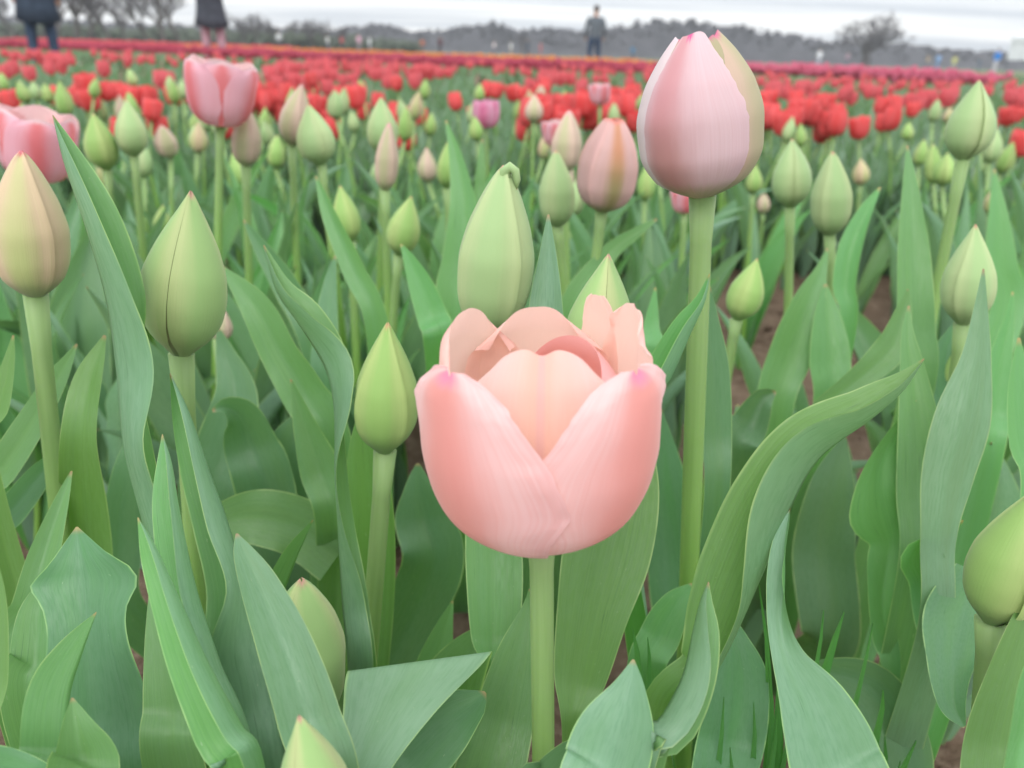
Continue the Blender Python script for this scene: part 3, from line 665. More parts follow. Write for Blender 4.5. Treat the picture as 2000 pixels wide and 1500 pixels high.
# folded leaf of the seamed bud
L(seam, [(325,1200,.26,70,115,-45),(272,1000,.255,82,116,-48),(240,870,.25,86,117,-45),(226,720,.25,92,148,-60),(205,580,.25,86,128,-25),(165,440,.25,76,117,-18),(125,320,.252,46,116,-20),(102,225,.255,2,110,-20)], amp=.05)
lc = clump('leafy tulip plant without a flower, pale folded blades beside the plump seamed bud', 470, 1500, .235)
L(lc, [(500,1480,.222,72,10,125),(430,1290,.222,76,8,122),(385,1150,.225,70,5,120),(352,1000,.228,56,5,110),(336,905,.23,32,0,112),(318,848,.232,2,0,110)], amp=.04)
L(lc, [(520,1510,.203,108,10,115),(470,1410,.203,102,10,117),(406,1290,.204,82,8,118),(352,1170,.206,60,5,118),(306,1070,.21,36,0,112),(270,1010,.212,2,0,110)], 'leaf_bright', amp=.04)
L(lc, [(345,1520,.213,62,10,10),(330,1380,.213,52,5,10),(312,1250,.216,30,0,10),(292,1160,.22,2,0,10)], amp=.05)
L(lc, [(565,1530,.238,145,5,160),(537,1360,.238,132,5,163),(508,1250,.238,118,5,158),(480,1140,.24,80,-5,122),(446,1020,.243,72,-10,130),(412,925,.246,60,-8,124),(372,810,.25,38,-5,118),(333,729,.255,2,0,115)], amp=.05)
L(low, [(640,1560,.19,74,-22,-25),(603,1400,.19,70,-22,-25),(560,1270,.195,62,-22,-25),(510,1150,.203,44,-22,-25),(476,1080,.208,22,-15,-15),(462,1042,.212,2,-10,-10)], 'leaf', amp=.04, flip=True)
L(seam, [(480,1380,.31,50,30,-150),(540,1200,.305,52,35,-150),(578,1095,.303,38,35,-140),(612,1016,.30,2,30,-130)])
bl = clump('dark broad leafed tulip plant without a flower in the bottom left corner', 150, 1560, .225)
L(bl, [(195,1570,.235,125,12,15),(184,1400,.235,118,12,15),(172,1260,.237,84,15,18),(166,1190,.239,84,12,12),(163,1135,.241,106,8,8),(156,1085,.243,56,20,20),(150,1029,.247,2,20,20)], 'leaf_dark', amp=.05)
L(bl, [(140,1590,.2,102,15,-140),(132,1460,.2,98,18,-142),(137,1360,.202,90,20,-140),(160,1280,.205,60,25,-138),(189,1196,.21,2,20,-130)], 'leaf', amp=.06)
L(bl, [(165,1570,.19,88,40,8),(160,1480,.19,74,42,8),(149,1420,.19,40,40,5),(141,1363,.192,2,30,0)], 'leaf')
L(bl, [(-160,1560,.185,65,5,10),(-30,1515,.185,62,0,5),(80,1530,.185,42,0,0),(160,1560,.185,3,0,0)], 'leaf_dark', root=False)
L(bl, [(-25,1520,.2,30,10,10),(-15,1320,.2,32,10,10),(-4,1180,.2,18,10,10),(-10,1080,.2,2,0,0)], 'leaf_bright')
L(bl, [(20,1330,.27,45,20,20),(60,1190,.27,42,20,20),(85,1090,.275,34,20,25),(120,980,.28,16,20,25),(140,920,.285,2,20,25)], 'leaf')
L(bl, [(60,1400,.25,60,25,25),(70,1290,.25,56,20,30),(75,1200,.255,42,15,30),(82,1130,.26,3,15,30)], 'leaf')
# the long wavy leaf beside the smooth bud
L(small, [(680,1330,.29,58,150,10),(668,1180,.29,52,152,0),(660,1040,.29,46,108,-40),(654,910,.29,46,97,-60),(651,790,.29,52,135,-70),(632,715,.29,62,160,-35),(582,632,.292,56,122,-12),(540,570,.295,36,116,-10),(514,479,.30,2,110,-10)], 'leaf', amp=.05)
L(small, [(716,1330,.365,42,12,12),(720,1150,.352,52,12,12),(722,1000,.335,48,12,12),(712,890,.325,34,8,8),(704,800,.32,4,0,0)], 'leaf_bright', amp=.05)
# behind the salmon tulip
L(big, [(1064,760,.275,40,-12,-12),(1066,600,.275,34,-12,-12),(1070,500,.278,18,-12,-12),(1071,419,.28,2,-10,-10)], 'leaf_dark', amp=.03, flip=True)
L(big, [(962,1335,.285,26,40,40),(965,1250,.287,48,20,20),(966,1150,.29,56,12,12),(964,1050,.295,56,10,10),(962,900,.30,48,10,10),(960,760,.305,20,10,10),(958,690,.31,3,0,0)], 'leaf', amp=.05)
L(behind, [(1112,1450,.275,16,25,25),(1132,1330,.274,52,12,12),(1157,1200,.274,72,10,10),(1186,1080,.276,88,10,10),(1212,960,.28,78,10,10),(1222,850,.285,48,10,10),(1228,770,.29,4,0,0)], 'leaf_bright', amp=.05)
L(big, [(830,1420,.345,44,20,25),(848,1310,.345,42,20,25),(866,1235,.345,22,15,30),(884,1174,.345,2,10,30)], 'leaf')
L(big, [(790,1500,.31,64,20,10),(850,1380,.31,62,15,10),(912,1290,.31,50,10,15),(975,1225,.312,20,10,15),(1010,1200,.315,3,0,0)], 'leaf')
L(big, [(945,1570,.275,72,15,10),(984,1400,.275,62,15,10),(1012,1280,.277,44,10,10),(1032,1185,.28,12,5,5),(1036,1150,.28,3,0,0)], 'leaf')
fold = clump('tulip plant with one broad pale blade folded over, left of the salmon stem', 740, 1600, .235)
L(fold, [(680,1600,.198,46,5,5),(704,1515,.202,58,5,5),(758,1405,.214,92,3,3),(806,1318,.229,134,0,0),(820,1291,.234,142,0,0),(824,1288,.243,140,0,0),(834,1320,.252,120,0,0),(846,1390,.262,86,0,0),(856,1470,.270,50,0,0)], 'leaf_bloom_skylit', n=80, amp=.02, label='broad pale blade folded over', fixleft=True, flip=True)
L(fold, [(720,1590,.235,80,10,10),(800,1480,.235,78,5,5),(872,1410,.236,62,0,0),(925,1372,.238,32,-10,-10),(948,1352,.24,3,0,0)], 'leaf_dark')
frontr = clump('low tulip plant with short pointed blades at the bottom, right of the salmon stem', 1220, 1560, .20)
L(frontr, [(1150,1610,.19,72,-10,-18),(1186,1490,.19,88,-10,-20),(1210,1410,.19,76,-12,-22),(1229,1340,.191,34,-18,-18),(1237,1288,.192,2,-10,-10)], 'leaf', amp=.06, flip=True)
L(frontr, [(1235,1480,.2,66,140,-5),(1290,1400,.2,78,145,-5),(1332,1320,.2,68,148,-5),(1353,1230,.203,54,126,0),(1368,1172,.206,26,118,0),(1383,1136,.21,2,115,0)], 'leaf', amp=.04)
L(frontr, [(1030,1600,.215,52,5,15),(1075,1530,.215,48,5,15),(1120,1470,.215,30,5,15),(1150,1440,.216,3,0,10)], 'leaf_dark')
# the sweeping leaf of the tall pink tulip
L(tallp, [(1310,1400,.26,62,-5,95),(1391,1322,.252,78,-5,95),(1447,1213,.25,112,-6,97),(1489,1125,.25,128,-6,110),(1541,1000,.25,124,-6,130),(1601,896,.25,104,-8,130),(1702,819,.25,72,-18,114),(1765,763,.25,44,-20,108),(1806,701,.25,2,-20,105)], 'leaf_bright', n=80, nac=18, amp=.045, freq=1.8)
L(tallp, [(1235,880,.275,50,0,118),(1310,740,.27,56,0,118),(1350,650,.266,43,0,118),(1377,590,.264,22,0,112),(1387,535,.263,2,0,110)], 'leaf', amp=.03)
L(tallp, [(1398,1000,.33,26,10,10),(1400,850,.33,30,10,10),(1395,720,.33,30,10,10),(1389,620,.33,14,5,5),(1386,560,.33,2,0,0)], 'leaf_dark')
L(tallp, [(1400,1560,.275,62,15,10),(1430,1440,.275,68,15,10),(1442,1330,.277,60,10,10),(1432,1250,.28,30,10,10),(1418,1195,.285,4,0,0)], 'leaf_dark')
L(tallp, [(1260,1330,.31,40,20,20),(1290,1240,.31,42,15,15),(1320,1180,.31,30,10,10),(1352,1140,.312,3,0,0)], 'leaf')
# twisted leaf right of it
tw = clump('tulip plant with a long twisted blade in the grass, lower right of centre', 1640, 1600, .26)
L(tw, [(1655,1610,.228,88,8,8),(1632,1490,.228,92,8,8),(1590,1380,.23,70,8,8),(1541,1285,.233,34,5,20),(1526,1210,.237,28,0,60),(1533,1130,.24,36,-5,100),(1532,1060,.245,24,-5,80),(1543,990,.25,2,0,60)], 'leaf', amp=.05, flip=True)
L(tw, [(1765,1560,.33,52,15,10),(1745,1410,.33,54,10,10),(1690,1335,.33,46,10,10),(1600,1312,.33,24,10,10),(1560,1320,.33,3,0,0)], 'leaf_dark')
# right hand plants
rp = clump('flowerless tulip plant, pointed blade in front of a bud at the right', 1830, 1250, .315)
L(rp, [(1822,1250,.305,36,-15,-12),(1832,1060,.302,36,-15,-12),(1850,930,.302,54,-18,-12),(1880,815,.302,58,-18,-12),(1906,700,.306,32,-18,-15),(1915,610,.31,16,-15,-15),(1921,525,.312,2,-10,-10)], 'leaf_bright', amp=.04, flip=True)
L(rp, [(1805,1130,.335,56,15,15),(1800,960,.335,52,15,15),(1797,850,.337,46,15,20),(1786,740,.342,30,10,25),(1773,650,.347,13,10,20),(1775,597,.35,2,0,10)], 'leaf', amp=.05)
L(rp, [(1738,1340,.345,20,20,20),(1730,1240,.345,28,10,30),(1724,1165,.345,30,15,30),(1733,1098,.345,40,0,30),(1738,1058,.345,42,-8,25),(1724,1008,.343,66,5,10),(1716,955,.342,52,25,15),(1722,905,.342,38,45,10),(1744,858,.342,26,50,0),(1792,783,.34,3,30,0)], 'leaf', amp=.05)
L(rp, [(1850,1320,.325,34,20,20),(1832,1210,.322,46,10,20),(1822,1130,.318,50,-20,20),(1818,1085,.314,64,30,60),(1840,1052,.31,34,70,60),(1881,1016,.306,2,50,40)], 'leaf', amp=.22, freq=2.6)
L(rose, [(1600,800,.40,20,20,10),(1680,737,.40,26,20,10),(1740,680,.40,32,10,20),(1764,612,.40,18,10,10),(1773,565,.40,2,0,0)], 'leaf', amp=.1, root=False)
L(rose, [(1920,900,.42,40,15,15),(1940,800,.42,36,15,15),(1955,700,.42,24,10,20),(1972,620,.42,10,10,20),(1978,570,.42,2,0,0)], 'leaf')
L(rose, [(1880,850,.44,44,15,25),(1850,760,.44,44,15,25),(1850,690,.44,30,15,25),(1872,625,.44,3,10,20)], 'leaf_dark')
L(rim, [(1928,1610,.222,60,8,15),(1945,1450,.222,64,8,15),(1977,1320,.222,50,5,15),(2012,1200,.222,30,5,15),(2045,1110,.225,2,0,0)], 'leaf_bright', amp=.04)
L(rim, [(1975,1600,.19,72,60,-20),(1995,1440,.19,74,75,-20),(2022,1330,.192,60,60,-20),(2060,1230,.195,3,30,0)], 'leaf', amp=.1)
L(rim, [(1912,1120,.31,52,30,20),(1876,1200,.30,72,28,8),(1862,1290,.288,54,30,10),(1862,1370,.276,34,40,20),(1884,1421,.268,3,20,10)], 'leaf_dark', amp=.10, root=False)
L(rim, [(2030,1000,.32,40,15,15),(2005,860,.32,36,15,15),(1992,760,.32,24,10,10),(1990,660,.32,3,0,0)], 'leaf')
# left, behind the seamed bud
L(seam, [(660,1085,.37,62,12,8),(585,1032,.37,60,10,5),(505,1012,.37,56,10,5),(435,1022,.37,38,10,5),(385,1050,.37,3,0,0)], 'leaf', root=False)
sec = clump('tulip plant with wavy dark blades between the plump seamed bud and the smooth bud', 590, 1000, .40, .02)
L(sec, [(655,1030,.365,40,20,30),(626,920,.365,44,20,30),(596,830,.365,26,20,35),(568,741,.365,2,15,30)], 'leaf')
L(sec, [(645,890,.39,46,15,20),(592,765,.39,48,15,25),(546,685,.39,40,10,30),(500,600,.39,32,10,20),(432,520,.395,3,0,0)], 'leaf', amp=.2, freq=2)
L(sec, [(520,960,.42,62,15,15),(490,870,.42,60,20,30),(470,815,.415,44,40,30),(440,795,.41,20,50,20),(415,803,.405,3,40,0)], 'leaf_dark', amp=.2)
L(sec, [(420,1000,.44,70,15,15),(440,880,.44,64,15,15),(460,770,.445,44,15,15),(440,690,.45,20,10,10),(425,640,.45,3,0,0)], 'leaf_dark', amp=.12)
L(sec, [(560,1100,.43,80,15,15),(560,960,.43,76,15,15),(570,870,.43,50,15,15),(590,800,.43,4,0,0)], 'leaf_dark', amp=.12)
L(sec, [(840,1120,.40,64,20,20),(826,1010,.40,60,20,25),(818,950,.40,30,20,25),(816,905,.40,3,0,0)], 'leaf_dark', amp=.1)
# middle distance blades one can pick out
far = clump('tulip plant with tall upright blades just behind the big crooked bud', 900, 700, .56)
L(far, [(890,640,.56,48,10,12),(905,500,.56,42,10,15),(906,400,.56,28,5,25),(892,310,.565,15,0,30),(871,235,.57,2,0,20)], 'leaf', n=30, nac=8)
L(far, [(935,420,.70,14,15,15),(938,340,.70,10,15,15),(942,272,.70,2,0,0)], 'leaf', n=20, nac=8)
L(far, [(860,680,.43,32,10,10),(845,620,.43,31,5,15),(822,555,.43,25,0,25),(800,507,.43,13,0,25),(783,477,.43,2,0,10)], 'leaf', n=30, nac=8)
far2 = clump('tulip plant with narrow slanting blades left of the smooth fresh bud', 720, 760, .47)
L(far2, [(740,660,.46,24,5,25),(692,525,.46,25,0,40),(646,420,.465,18,0,50),(617,344,.47,2,0,40)], 'leaf', n=30, nac=8)
L(far2, [(620,690,.50,30,10,20),(560,560,.50,28,5,30),(515,490,.50,18,0,30),(476,430,.50,2,0,20)], 'leaf_dark', n=30, nac=8)
L(far2, [(640,780,.47,30,10,10),(636,660,.47,26,10,10),(644,560,.475,14,5,5),(655,500,.48,2,0,0)], 'leaf_dark', n=30, nac=8)
far3 = clump('tulip plant with a long blade pointing right beneath the apricot tulip', 1130, 650, .50)
L(far3, [(1110,640,.51,30,10,15),(1180,508,.51,20,10,25),(1238,458,.51,12,10,25),(1283,428,.51,2,0,20)], 'leaf', n=30, nac=8)
L(far3, [(1270,720,.42,22,10,10),(1272,640,.42,16,10,10),(1280,562,.42,2,0,0)], 'leaf', n=20, nac=8)
far4 = clump('tulip plant with broad blades right of the bare soil, under the two upright buds', 1600, 850, .50)
L(far4, [(1512,810,.49,38,12,15),(1545,690,.49,44,12,15),(1581,590,.49,33,10,20),(1605,525,.495,12,10,20),(1616,485,.50,2,0,0)], 'leaf', n=30, nac=8)
L(far4, [(1620,810,.48,36,15,15),(1622,700,.48,42,15,15),(1616,620,.485,28,15,15),(1612,555,.49,3,0,0)], 'leaf', n=30, nac=8)
L(far4, [(1655,650,.51,18,5,25),(1651,560,.51,25,5,35),(1666,480,.51,27,0,45),(1695,410,.512,16,0,50),(1719,366,.515,2,0,30)], 'leaf', n=30, nac=8)
L(far4, [(1440,900,.42,50,15,30),(1470,830,.42,46,20,45),(1490,780,.42,30,40,40),(1515,765,.42,3,30,0)], 'leaf_dark', n=30, nac=8)
dim = clump('tulip plant with dim blades between the tall pink stem and the sweeping leaf', 1430, 1050, .50)
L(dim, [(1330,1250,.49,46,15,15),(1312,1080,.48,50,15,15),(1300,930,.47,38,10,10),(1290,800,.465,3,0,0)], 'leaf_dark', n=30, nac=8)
L(dim, [(1480,1150,.51,42,15,15),(1470,1000,.51,46,15,15),(1456,880,.50,34,10,10),(1440,790,.50,3,0,0)], 'leaf_mid_veiled', n=30, nac=8)
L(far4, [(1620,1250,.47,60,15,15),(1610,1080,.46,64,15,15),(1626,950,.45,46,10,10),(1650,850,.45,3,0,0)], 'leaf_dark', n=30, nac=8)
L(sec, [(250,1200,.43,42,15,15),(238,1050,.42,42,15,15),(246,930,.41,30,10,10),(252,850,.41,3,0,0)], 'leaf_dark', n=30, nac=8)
far5 = clump('tulip plant with very tall upright blades below the leaning pale bud', 1790, 700, .43)
L(far5, [(1792,760,.435,34,10,15),(1790,640,.435,38,10,15),(1786,500,.44,34,10,20),(1781,400,.445,22,5,25),(1772,284,.455,2,0,10)], 'leaf', n=34, nac=8)
L(far5, [(1960,640,.60,36,10,15),(1955,520,.60,34,10,15),(1950,420,.60,20,10,15),(1942,330,.605,2,0,10)], 'leaf', n=24, nac=8)

# ================================================================== the rest of the pink bed
MARKS = [('leftmost open pink tulip', 72, 285), ('open candy pink tulip', 432, 185), ('rosy striped peach bud', 590, 240), ('long slim dull pink bud', 757, 300), ('small magenta tulip', 949, 222), ('small pale pink tulip', 1172, 177), ('tall pink tulip', 1360, 220), ('grey green ribbed bud', 1622, 370), ('leaning pale bud', 1895, 235)]
ORD = ['nearest', 'second', 'third', 'fourth', 'fifth', 'sixth', 'seventh', 'eighth', 'ninth', 'tenth', 'eleventh', 'twelfth', 'thirteenth', 'fourteenth', 'fifteenth', 'sixteenth', 'seventeenth', 'eighteenth', 'nineteenth', 'twentieth']
def single_out(items, fmt):
    """items: (object, kind words, point); each gets its rank left or right of the nearest landmark"""
    bins = {}
    for o, words, pt in items:
        x, y, d = proj(pt); mk = min(MARKS, key=lambda q: abs(q[1] - x)); bins.setdefault((words, mk[0], 'left' if x < mk[1] else 'right'), []).append((abs(x - mk[1]), o))
    for (words, mk, side), lst in bins.items():
        lst.sort(key=lambda q: q[0])
        for k, (_, o) in enumerate(lst): o['label'] = fmt.format(kind=words, nth=ORD[min(k, 19)], side=side, mark=mk)
STEMS = []
for k in range(4):
    r_ = random.Random(k); bx, by = r_.uniform(-.02, .02), r_.uniform(-.02, .02)
    V, Fc, UV = tube([(bx * math.sin(math.pi * t), by * math.sin(math.pi * t), t) for t in np.linspace(0, 1, 8)], [.0034, .0032, .0031, .003, .003, .0029, .0029, .0034], 7)
    STEMS.append(mesh_from('stem_shared', V, Fc, M['stem'], UV))
BUDS1 = {}
def joined_bud(kind, mat):
    if (kind, mat) not in BUDS1:
        A_ = Acc()
        for k in range(3):
            V, Fc, UV = bud_petal(kind, half=60, nu=7, nv=12, seed=k, base_half=40); c, s = math.cos(k * 2.0944), math.sin(k * 2.0944)
            A_.add([(x * c - y * s, x * s + y * c, z) for x, y, z in V], Fc, UV)
        V, Fc, UV = bud_core(kind, 8, 7); A_.add(V, Fc, UV, 1)
        BUDS1[(kind, mat)] = A_.mesh('bud', [M[mat], M['bud_core']])
    return BUDS1[(kind, mat)]
BM = ['bud_green'] * 4 + ['bud_fresh'] * 4 + ['bud_blush', 'bud_cream', 'bud_seam']
def field_plant(x, y, zt_, rnd, label, group, has_bud=True, name='tulip', cat='tulip', nleaf=4):
    p = thing(name, label, cat, Vector((x, y, soil_h(x, y) if y < 3 else 0)), group); rz = rnd.uniform(0, 6.28)
    lx, ly = rnd.gauss(0, .06), rnd.gauss(0, .05); h = rnd.uniform(.040, .054); zs = zt_ - h
    if has_bud:
        s = link('stem', STEMS[rnd.randrange(4)], p)
        T = Vector((lx * zs, ly * zs, zs)); s.rotation_mode = 'QUATERNION'; s.rotation_quaternion = T.to_track_quat('Z', 'Y'); s.scale = (1, 1, T.length)
        bmname = rnd.choice(BM); p['_w'] = {'bud_green': 'pale green', 'bud_fresh': 'fresh green', 'bud_blush': 'peach', 'bud_cream': 'cream', 'bud_seam': 'yellow green'}[bmname]; kd = rnd.choice(['bud', 'bud', 'slim']); tilt = Vector((lx + rnd.gauss(0, .12), ly + rnd.gauss(0, .12), 1)).normalized(); r = rnd.uniform(.0115, .0145)
        if y < 1.25: bud_parts(p, p.location + T, p.location + T + tilt * h, r, rnd.uniform(0, 6), kd, bmname)
        else:
            o = link('bud', joined_bud(kd, bmname), p); put(o, T, axis_matrix(Vector(), tilt, rnd.uniform(0, 6)), (r, r, h))
    for k in range(nleaf):
        o = link('leaf', GL[rnd.randrange(12)][rnd.randrange(3)] if y < 1.4 else SL[rnd.randrange(5)], p); o.rotation_euler = (0, 0, rz + k * 2.2 + rnd.uniform(-.4, .4)); s = rnd.uniform(.75, 1.12); o.scale = (s, s, s)
    return p
rnd = random.Random(11)
taken = [(o.location.x, o.location.y) for o in COL.objects if o.parent is None and o.type == 'EMPTY']
def free(x, y, dmin): return all((x - a) ** 2 + (y - b) ** 2 > dmin * dmin for a, b in taken)
def on_path(x, y):                    # the trodden strip of soil that shows at the right
    for zz in (.04, .12, .2, .27):
        q = proj(Vector((x, y, zz)))
        if 1390 < q[0] < 1750 and 545 < q[1] < 810: return True
    return 0.80 < y < 1.32 and 0.22 + 0.25 * abs(y - 1.0) < x < 0.56
cnt = 0; nleaf = 0; items = []; items2 = []
for k in range(9000):
    if cnt >= 135 and nleaf >= 120: break
    y = rnd.uniform(.56, 2.2); x = rnd.uniform(-.78, .78) * y
    if not free(x, y, .045 + .02 * y) or on_path(x, y): continue
    if y > 1.72 - .2 * x and rnd.random() < .5: continue
    budded = y > .98 and rnd.random() < .72
    if budded and cnt < 135:
        taken.append((x, y)); cnt += 1; zt_ = rnd.uniform(.305, .380) - .02 * (y < 1.25)
        p = field_plant(x, y, zt_, rnd, 'small bud', 'small buds crowding in front of the red rows'); items.append((p, p['_w'], Vector((x, y, zt_)))); del p['_w']
    elif not budded and nleaf < 120:
        taken.append((x, y)); nleaf += 1
        items2.append((None, 'leafy tulip plant', Vector((x, y, .2)))); items2[-1] = (field_plant(x, y, .3, rnd, 'leafy', 'flowerless plants in the shade of the bed', False, 'tulip_plant', 'tulip plant', 4),) + items2[-1][1:]
single_out(items2, 'flowerless {kind}, {nth} such {side} of the {mark}')
single_out(items, 'small {kind} bud, {nth} such {side} of the {mark}')

# ================================================================== the red rows
rnd = random.Random(23)
spare = []
for y0, dens, wd in ((1.76, 42, .08), (1.90, 44, .08), (2.62, 46, .10), (2.80, 46, .10), (3.5, 50, .12), (3.7, 50, .12), (4.5, 60, .14), (5.4, 70, .2)):
    row = []
    for k in range(dens):
        x = rnd.uniform(-.95, .95) * (y0 * .78)
        if rnd.random() < .66 and row: x = row[-1] + rnd.choice((-1, 1)) * rnd.uniform(.035, .06)
        row.append(x); spare.append((x, y0 - .20 * x + rnd.gauss(0, wd * .45), rnd.uniform(.325, .372)))
for k in range(34):                    # strays among the buds on the left
    x = rnd.uniform(-1.3, .1); spare.append((x, rnd.uniform(1.55, 2.5) - .2 * x, rnd.uniform(.29, .34)))
spare.sort(key=lambda q: q[1])
def red_plant(x, y, z):
    p = thing('red_tulip', 'red', 'red tulip', Vector((x, y, soil_h(x, y) if y < 3 else 0)), 'scarlet tulips in the red rows'); h = .056; lx, ly = rnd.gauss(0, .06), rnd.gauss(0, .06)
    T = Vector((lx * .3, ly * .3, z - h)); s = link('stem', STEMS[rnd.randrange(4)], p); s.rotation_mode = 'QUATERNION'; s.rotation_quaternion = T.to_track_quat('Z', 'Y'); s.scale = (1, 1, T.length)
    tilt = Vector((lx + rnd.gauss(0, .1), ly + rnd.gauss(0, .1), 1)).normalized(); key = rnd.choice(['red', 'red', 'redc']); az = rnd.uniform(0, 6); sc = rnd.uniform(.76, .98)
    for k in range(6):
        o = link('petal', CUPS[key][k % 2], p); put(o, T, axis_matrix(Vector(), tilt, az + k * math.pi / 3), (sc, sc, sc))
    for k in range(2):
        o = link('leaf', SL[rnd.randrange(5)], p); o.rotation_euler = (0, 0, rnd.uniform(0, 6.28)); s_ = rnd.uniform(.8, 1.05); o.scale = (s_, s_, s_)
    return p
NRED = 190; items = []
for (x, y, z) in spare[:NRED]: 
    rowname = 'nearest red row' if y + .2 * x < 2.3 else ('second red row' if y + .2 * x < 3.4 else 'third red row')
    items.append((red_plant(x, y, z), rowname, Vector((x, y, z))))
single_out(items, 'scarlet tulip in the {kind}, {nth} {side} of the {mark}')

# ---- farther strips: nobody could count them
def blob_flower(A_, x, y, z, s, rnd):
    a0 = rnd.uniform(0, 6); n = 5; V = []; UVs = []
    for zz, rr, v in ((0, .25, 0.1), (.35, .95, .5), (1, .85, .9)):
        for j in range(n):
            a = a0 + 6.283 * j / n; V.append((x + s * .5 * rr * math.cos(a), y + s * .5 * rr * math.sin(a), z + s * zz * rnd.uniform(.9, 1.05))); UVs.append((.5, v))
    A_.add(V, grid_faces(3, n, True), UVs)
def strip(name, label, mat, p0, y0_, p1, y1_, n, width, zh=.34, s=.055):
    """band of small flowers between two places given by their column in the picture and their distance"""
    A_ = Acc(); r_ = random.Random(len(name) + n)
    def xy(px, y): k = F + (px - 1000) / FPX * R - (110 - 750) / FPX * U; return k.x / k.y * y, y
    a, b = xy(p0, y0_), xy(p1, y1_)
    for k in range(n):
        t = r_.random(); w = r_.uniform(-.5, .5) * width
        x = a[0] + (b[0] - a[0]) * t; y = a[1] + (b[1] - a[1]) * t + w; blob_flower(A_, x, y, zh + r_.gauss(0, .02), s * r_.uniform(.8, 1.2), r_)
    return tag(link(name, A_.mesh(name, M[mat])), label, 'flower strip', kind='stuff')
A_ = Acc(); r_ = random.Random(9)
for (x, y, z) in spare[NRED:]: blob_flower(A_, x, y, z - .05, .055, r_)
for k in range(520):
    y = r_.uniform(5.6, 8.5); x = r_.uniform(-.8, .8) * y
    if (y + .2 * x) % 1.1 < .4: blob_flower(A_, x, y, .29 + r_.gauss(0, .02), .055, r_)
tag(link('red_flower_strip', A_.mesh('red_flower_strip', M['far_red'])), 'far mass of red tulips beyond the nearer red rows', 'flower strip', kind='stuff')
strip('pink_flower_strip', 'far band of pink tulips at the right below the wooded hill', 'far_pink', 1330, 12.5, 1905, 8.0, 2600, 1.3, .33)
strip('rose_flower_strip', 'far dull rose band of tulips across the middle below the people', 'far_rose', 430, 13, 1330, 10, 3200, 1.6, .30)
strip('orange_flower_strip', 'far thin orange band of tulips across the middle', 'far_orange', 380, 24, 1280, 17, 3600, 2.0, .32)
strip('coral_flower_strip', 'far coral red band of tulips below the bare trees at the left', 'far_red', 50, 30, 560, 24, 3000, 3.0, .36)
strip('dusky_flower_strip', 'far dusky red band of tulips at the far left', 'far_rose', -60, 15, 520, 13, 2200, 1.5, .31)
def far_blades():
    A_ = Acc(); r_ = random.Random(5)
    for k in range(15000):
        y = 1.75 + 40 * r_.random() ** 2.6; x = r_.uniform(-.82, .82) * y; h = r_.uniform(.14, .27) * (1 if y < 9 else .9); a = r_.uniform(0, 6.28); w = r_.uniform(.012, .024) * (1 + y * .06)
        c, s = math.cos(a), math.sin(a); l = r_.uniform(.02, .14); b = a + r_.uniform(-1, 1) + 1.57
        V = [(x - c * w * .6, y - s * w * .6, 0), (x + c * w * .6, y + s * w * .6, 0), (x + c * w + l * .4 * math.cos(b), y + s * w + l * .4 * math.sin(b), h * .55), (x - c * w + l * .4 * math.cos(b), y - s * w + l * .4 * math.sin(b), h * .55), (x + l * math.cos(b), y + l * math.sin(b), h)]
        A_.add(V, [(0, 1, 2, 3), (3, 2, 4)], [(.3, 0), (.7, 0), (.8, .5), (.2, .5), (.5, .9)])
    return A_.mesh('far_foliage', M['far_green_veiled'])
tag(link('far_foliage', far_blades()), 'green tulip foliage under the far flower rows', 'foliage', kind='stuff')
def meadow():
    V = [(-700, 40, .12), (700, 40, .12), (900, 600, .4), (-900, 600, .4)]
    return mesh_from('grass_field', V, [(0, 1, 2, 3)], plain('far_meadow', (0.12, 0.15, 0.07), .95, .3, .3))
tag(link('grass_field', meadow()), 'dull green far field before the trees', kind='structure')

# ================================================================== grass in the bed
def grass():
    A_ = Acc(); r_ = random.Random(4)
    bl = [((1545,1520),(1482,1140)),((1520,1560),(1522,1200)),((1535,1560),(1500,1290)),((1555,1540),(1590,1340)),((1405,1560),(1414,1362)),((1468,1560),(1472,1372)),((1480,1560),(1518,1385)),((1615,1330),(1609,1192)),((1620,1320),(1649,1195)),((1690,1400),(1705,1218)),((1700,1420),(1725,1348)),((1740,1560),(1790,1447)),((1830,1520),(1940,1395)),((1290,1330),(1235,1225)),((1300,1300),(1265,1245)),((1500,1560),(1540,1400)),((1430,1570),(1426,1460)),((1580,1560),(1640,1420)),((1660,1570),(1668,1480))]
    for k in range(26): bx = r_.uniform(1380, 1760); bl.append(((bx, 1570), (bx + r_.uniform(-50, 50), r_.uniform(1380, 1520))))
    for k, (b, t) in enumerate(bl):
        d = .268 if k < 19 else .30
        B = P(b[0], b[1], d + .02); T = P(t[0], t[1], d - .01); n = 9; g0 = Vector((B.x, B.y + .01, 0)); bow = Vector((r_.uniform(-.006, .006), r_.uniform(-.01, .004), 0)); side = (R * .9 + F * r_.uniform(-.6, .6)).normalized(); w = r_.uniform(.0019, .0030)
        V = []; UVs = []
        for i in range(n):
            s = i / (n - 1); q = g0 * (1 - s) ** 2 + 2 * s * (1 - s) * (B + bow) + T * s * s; ww = w * (1 - s ** 2.5) + .0001
            for sg in (-1, 0, 1): V.append(q + side * ww * sg + F * (.0006 if sg == 0 else 0)); UVs.append((.5 + .35 * sg, s * .9))
        A_.add(V, grid_faces(n, 3), UVs)
    return A_.mesh('grass', M['grass'])
tag(link('grass', grass()), 'thin dark green grass blades growing at the lower right of the salmon tulip', 'grass', kind='stuff')

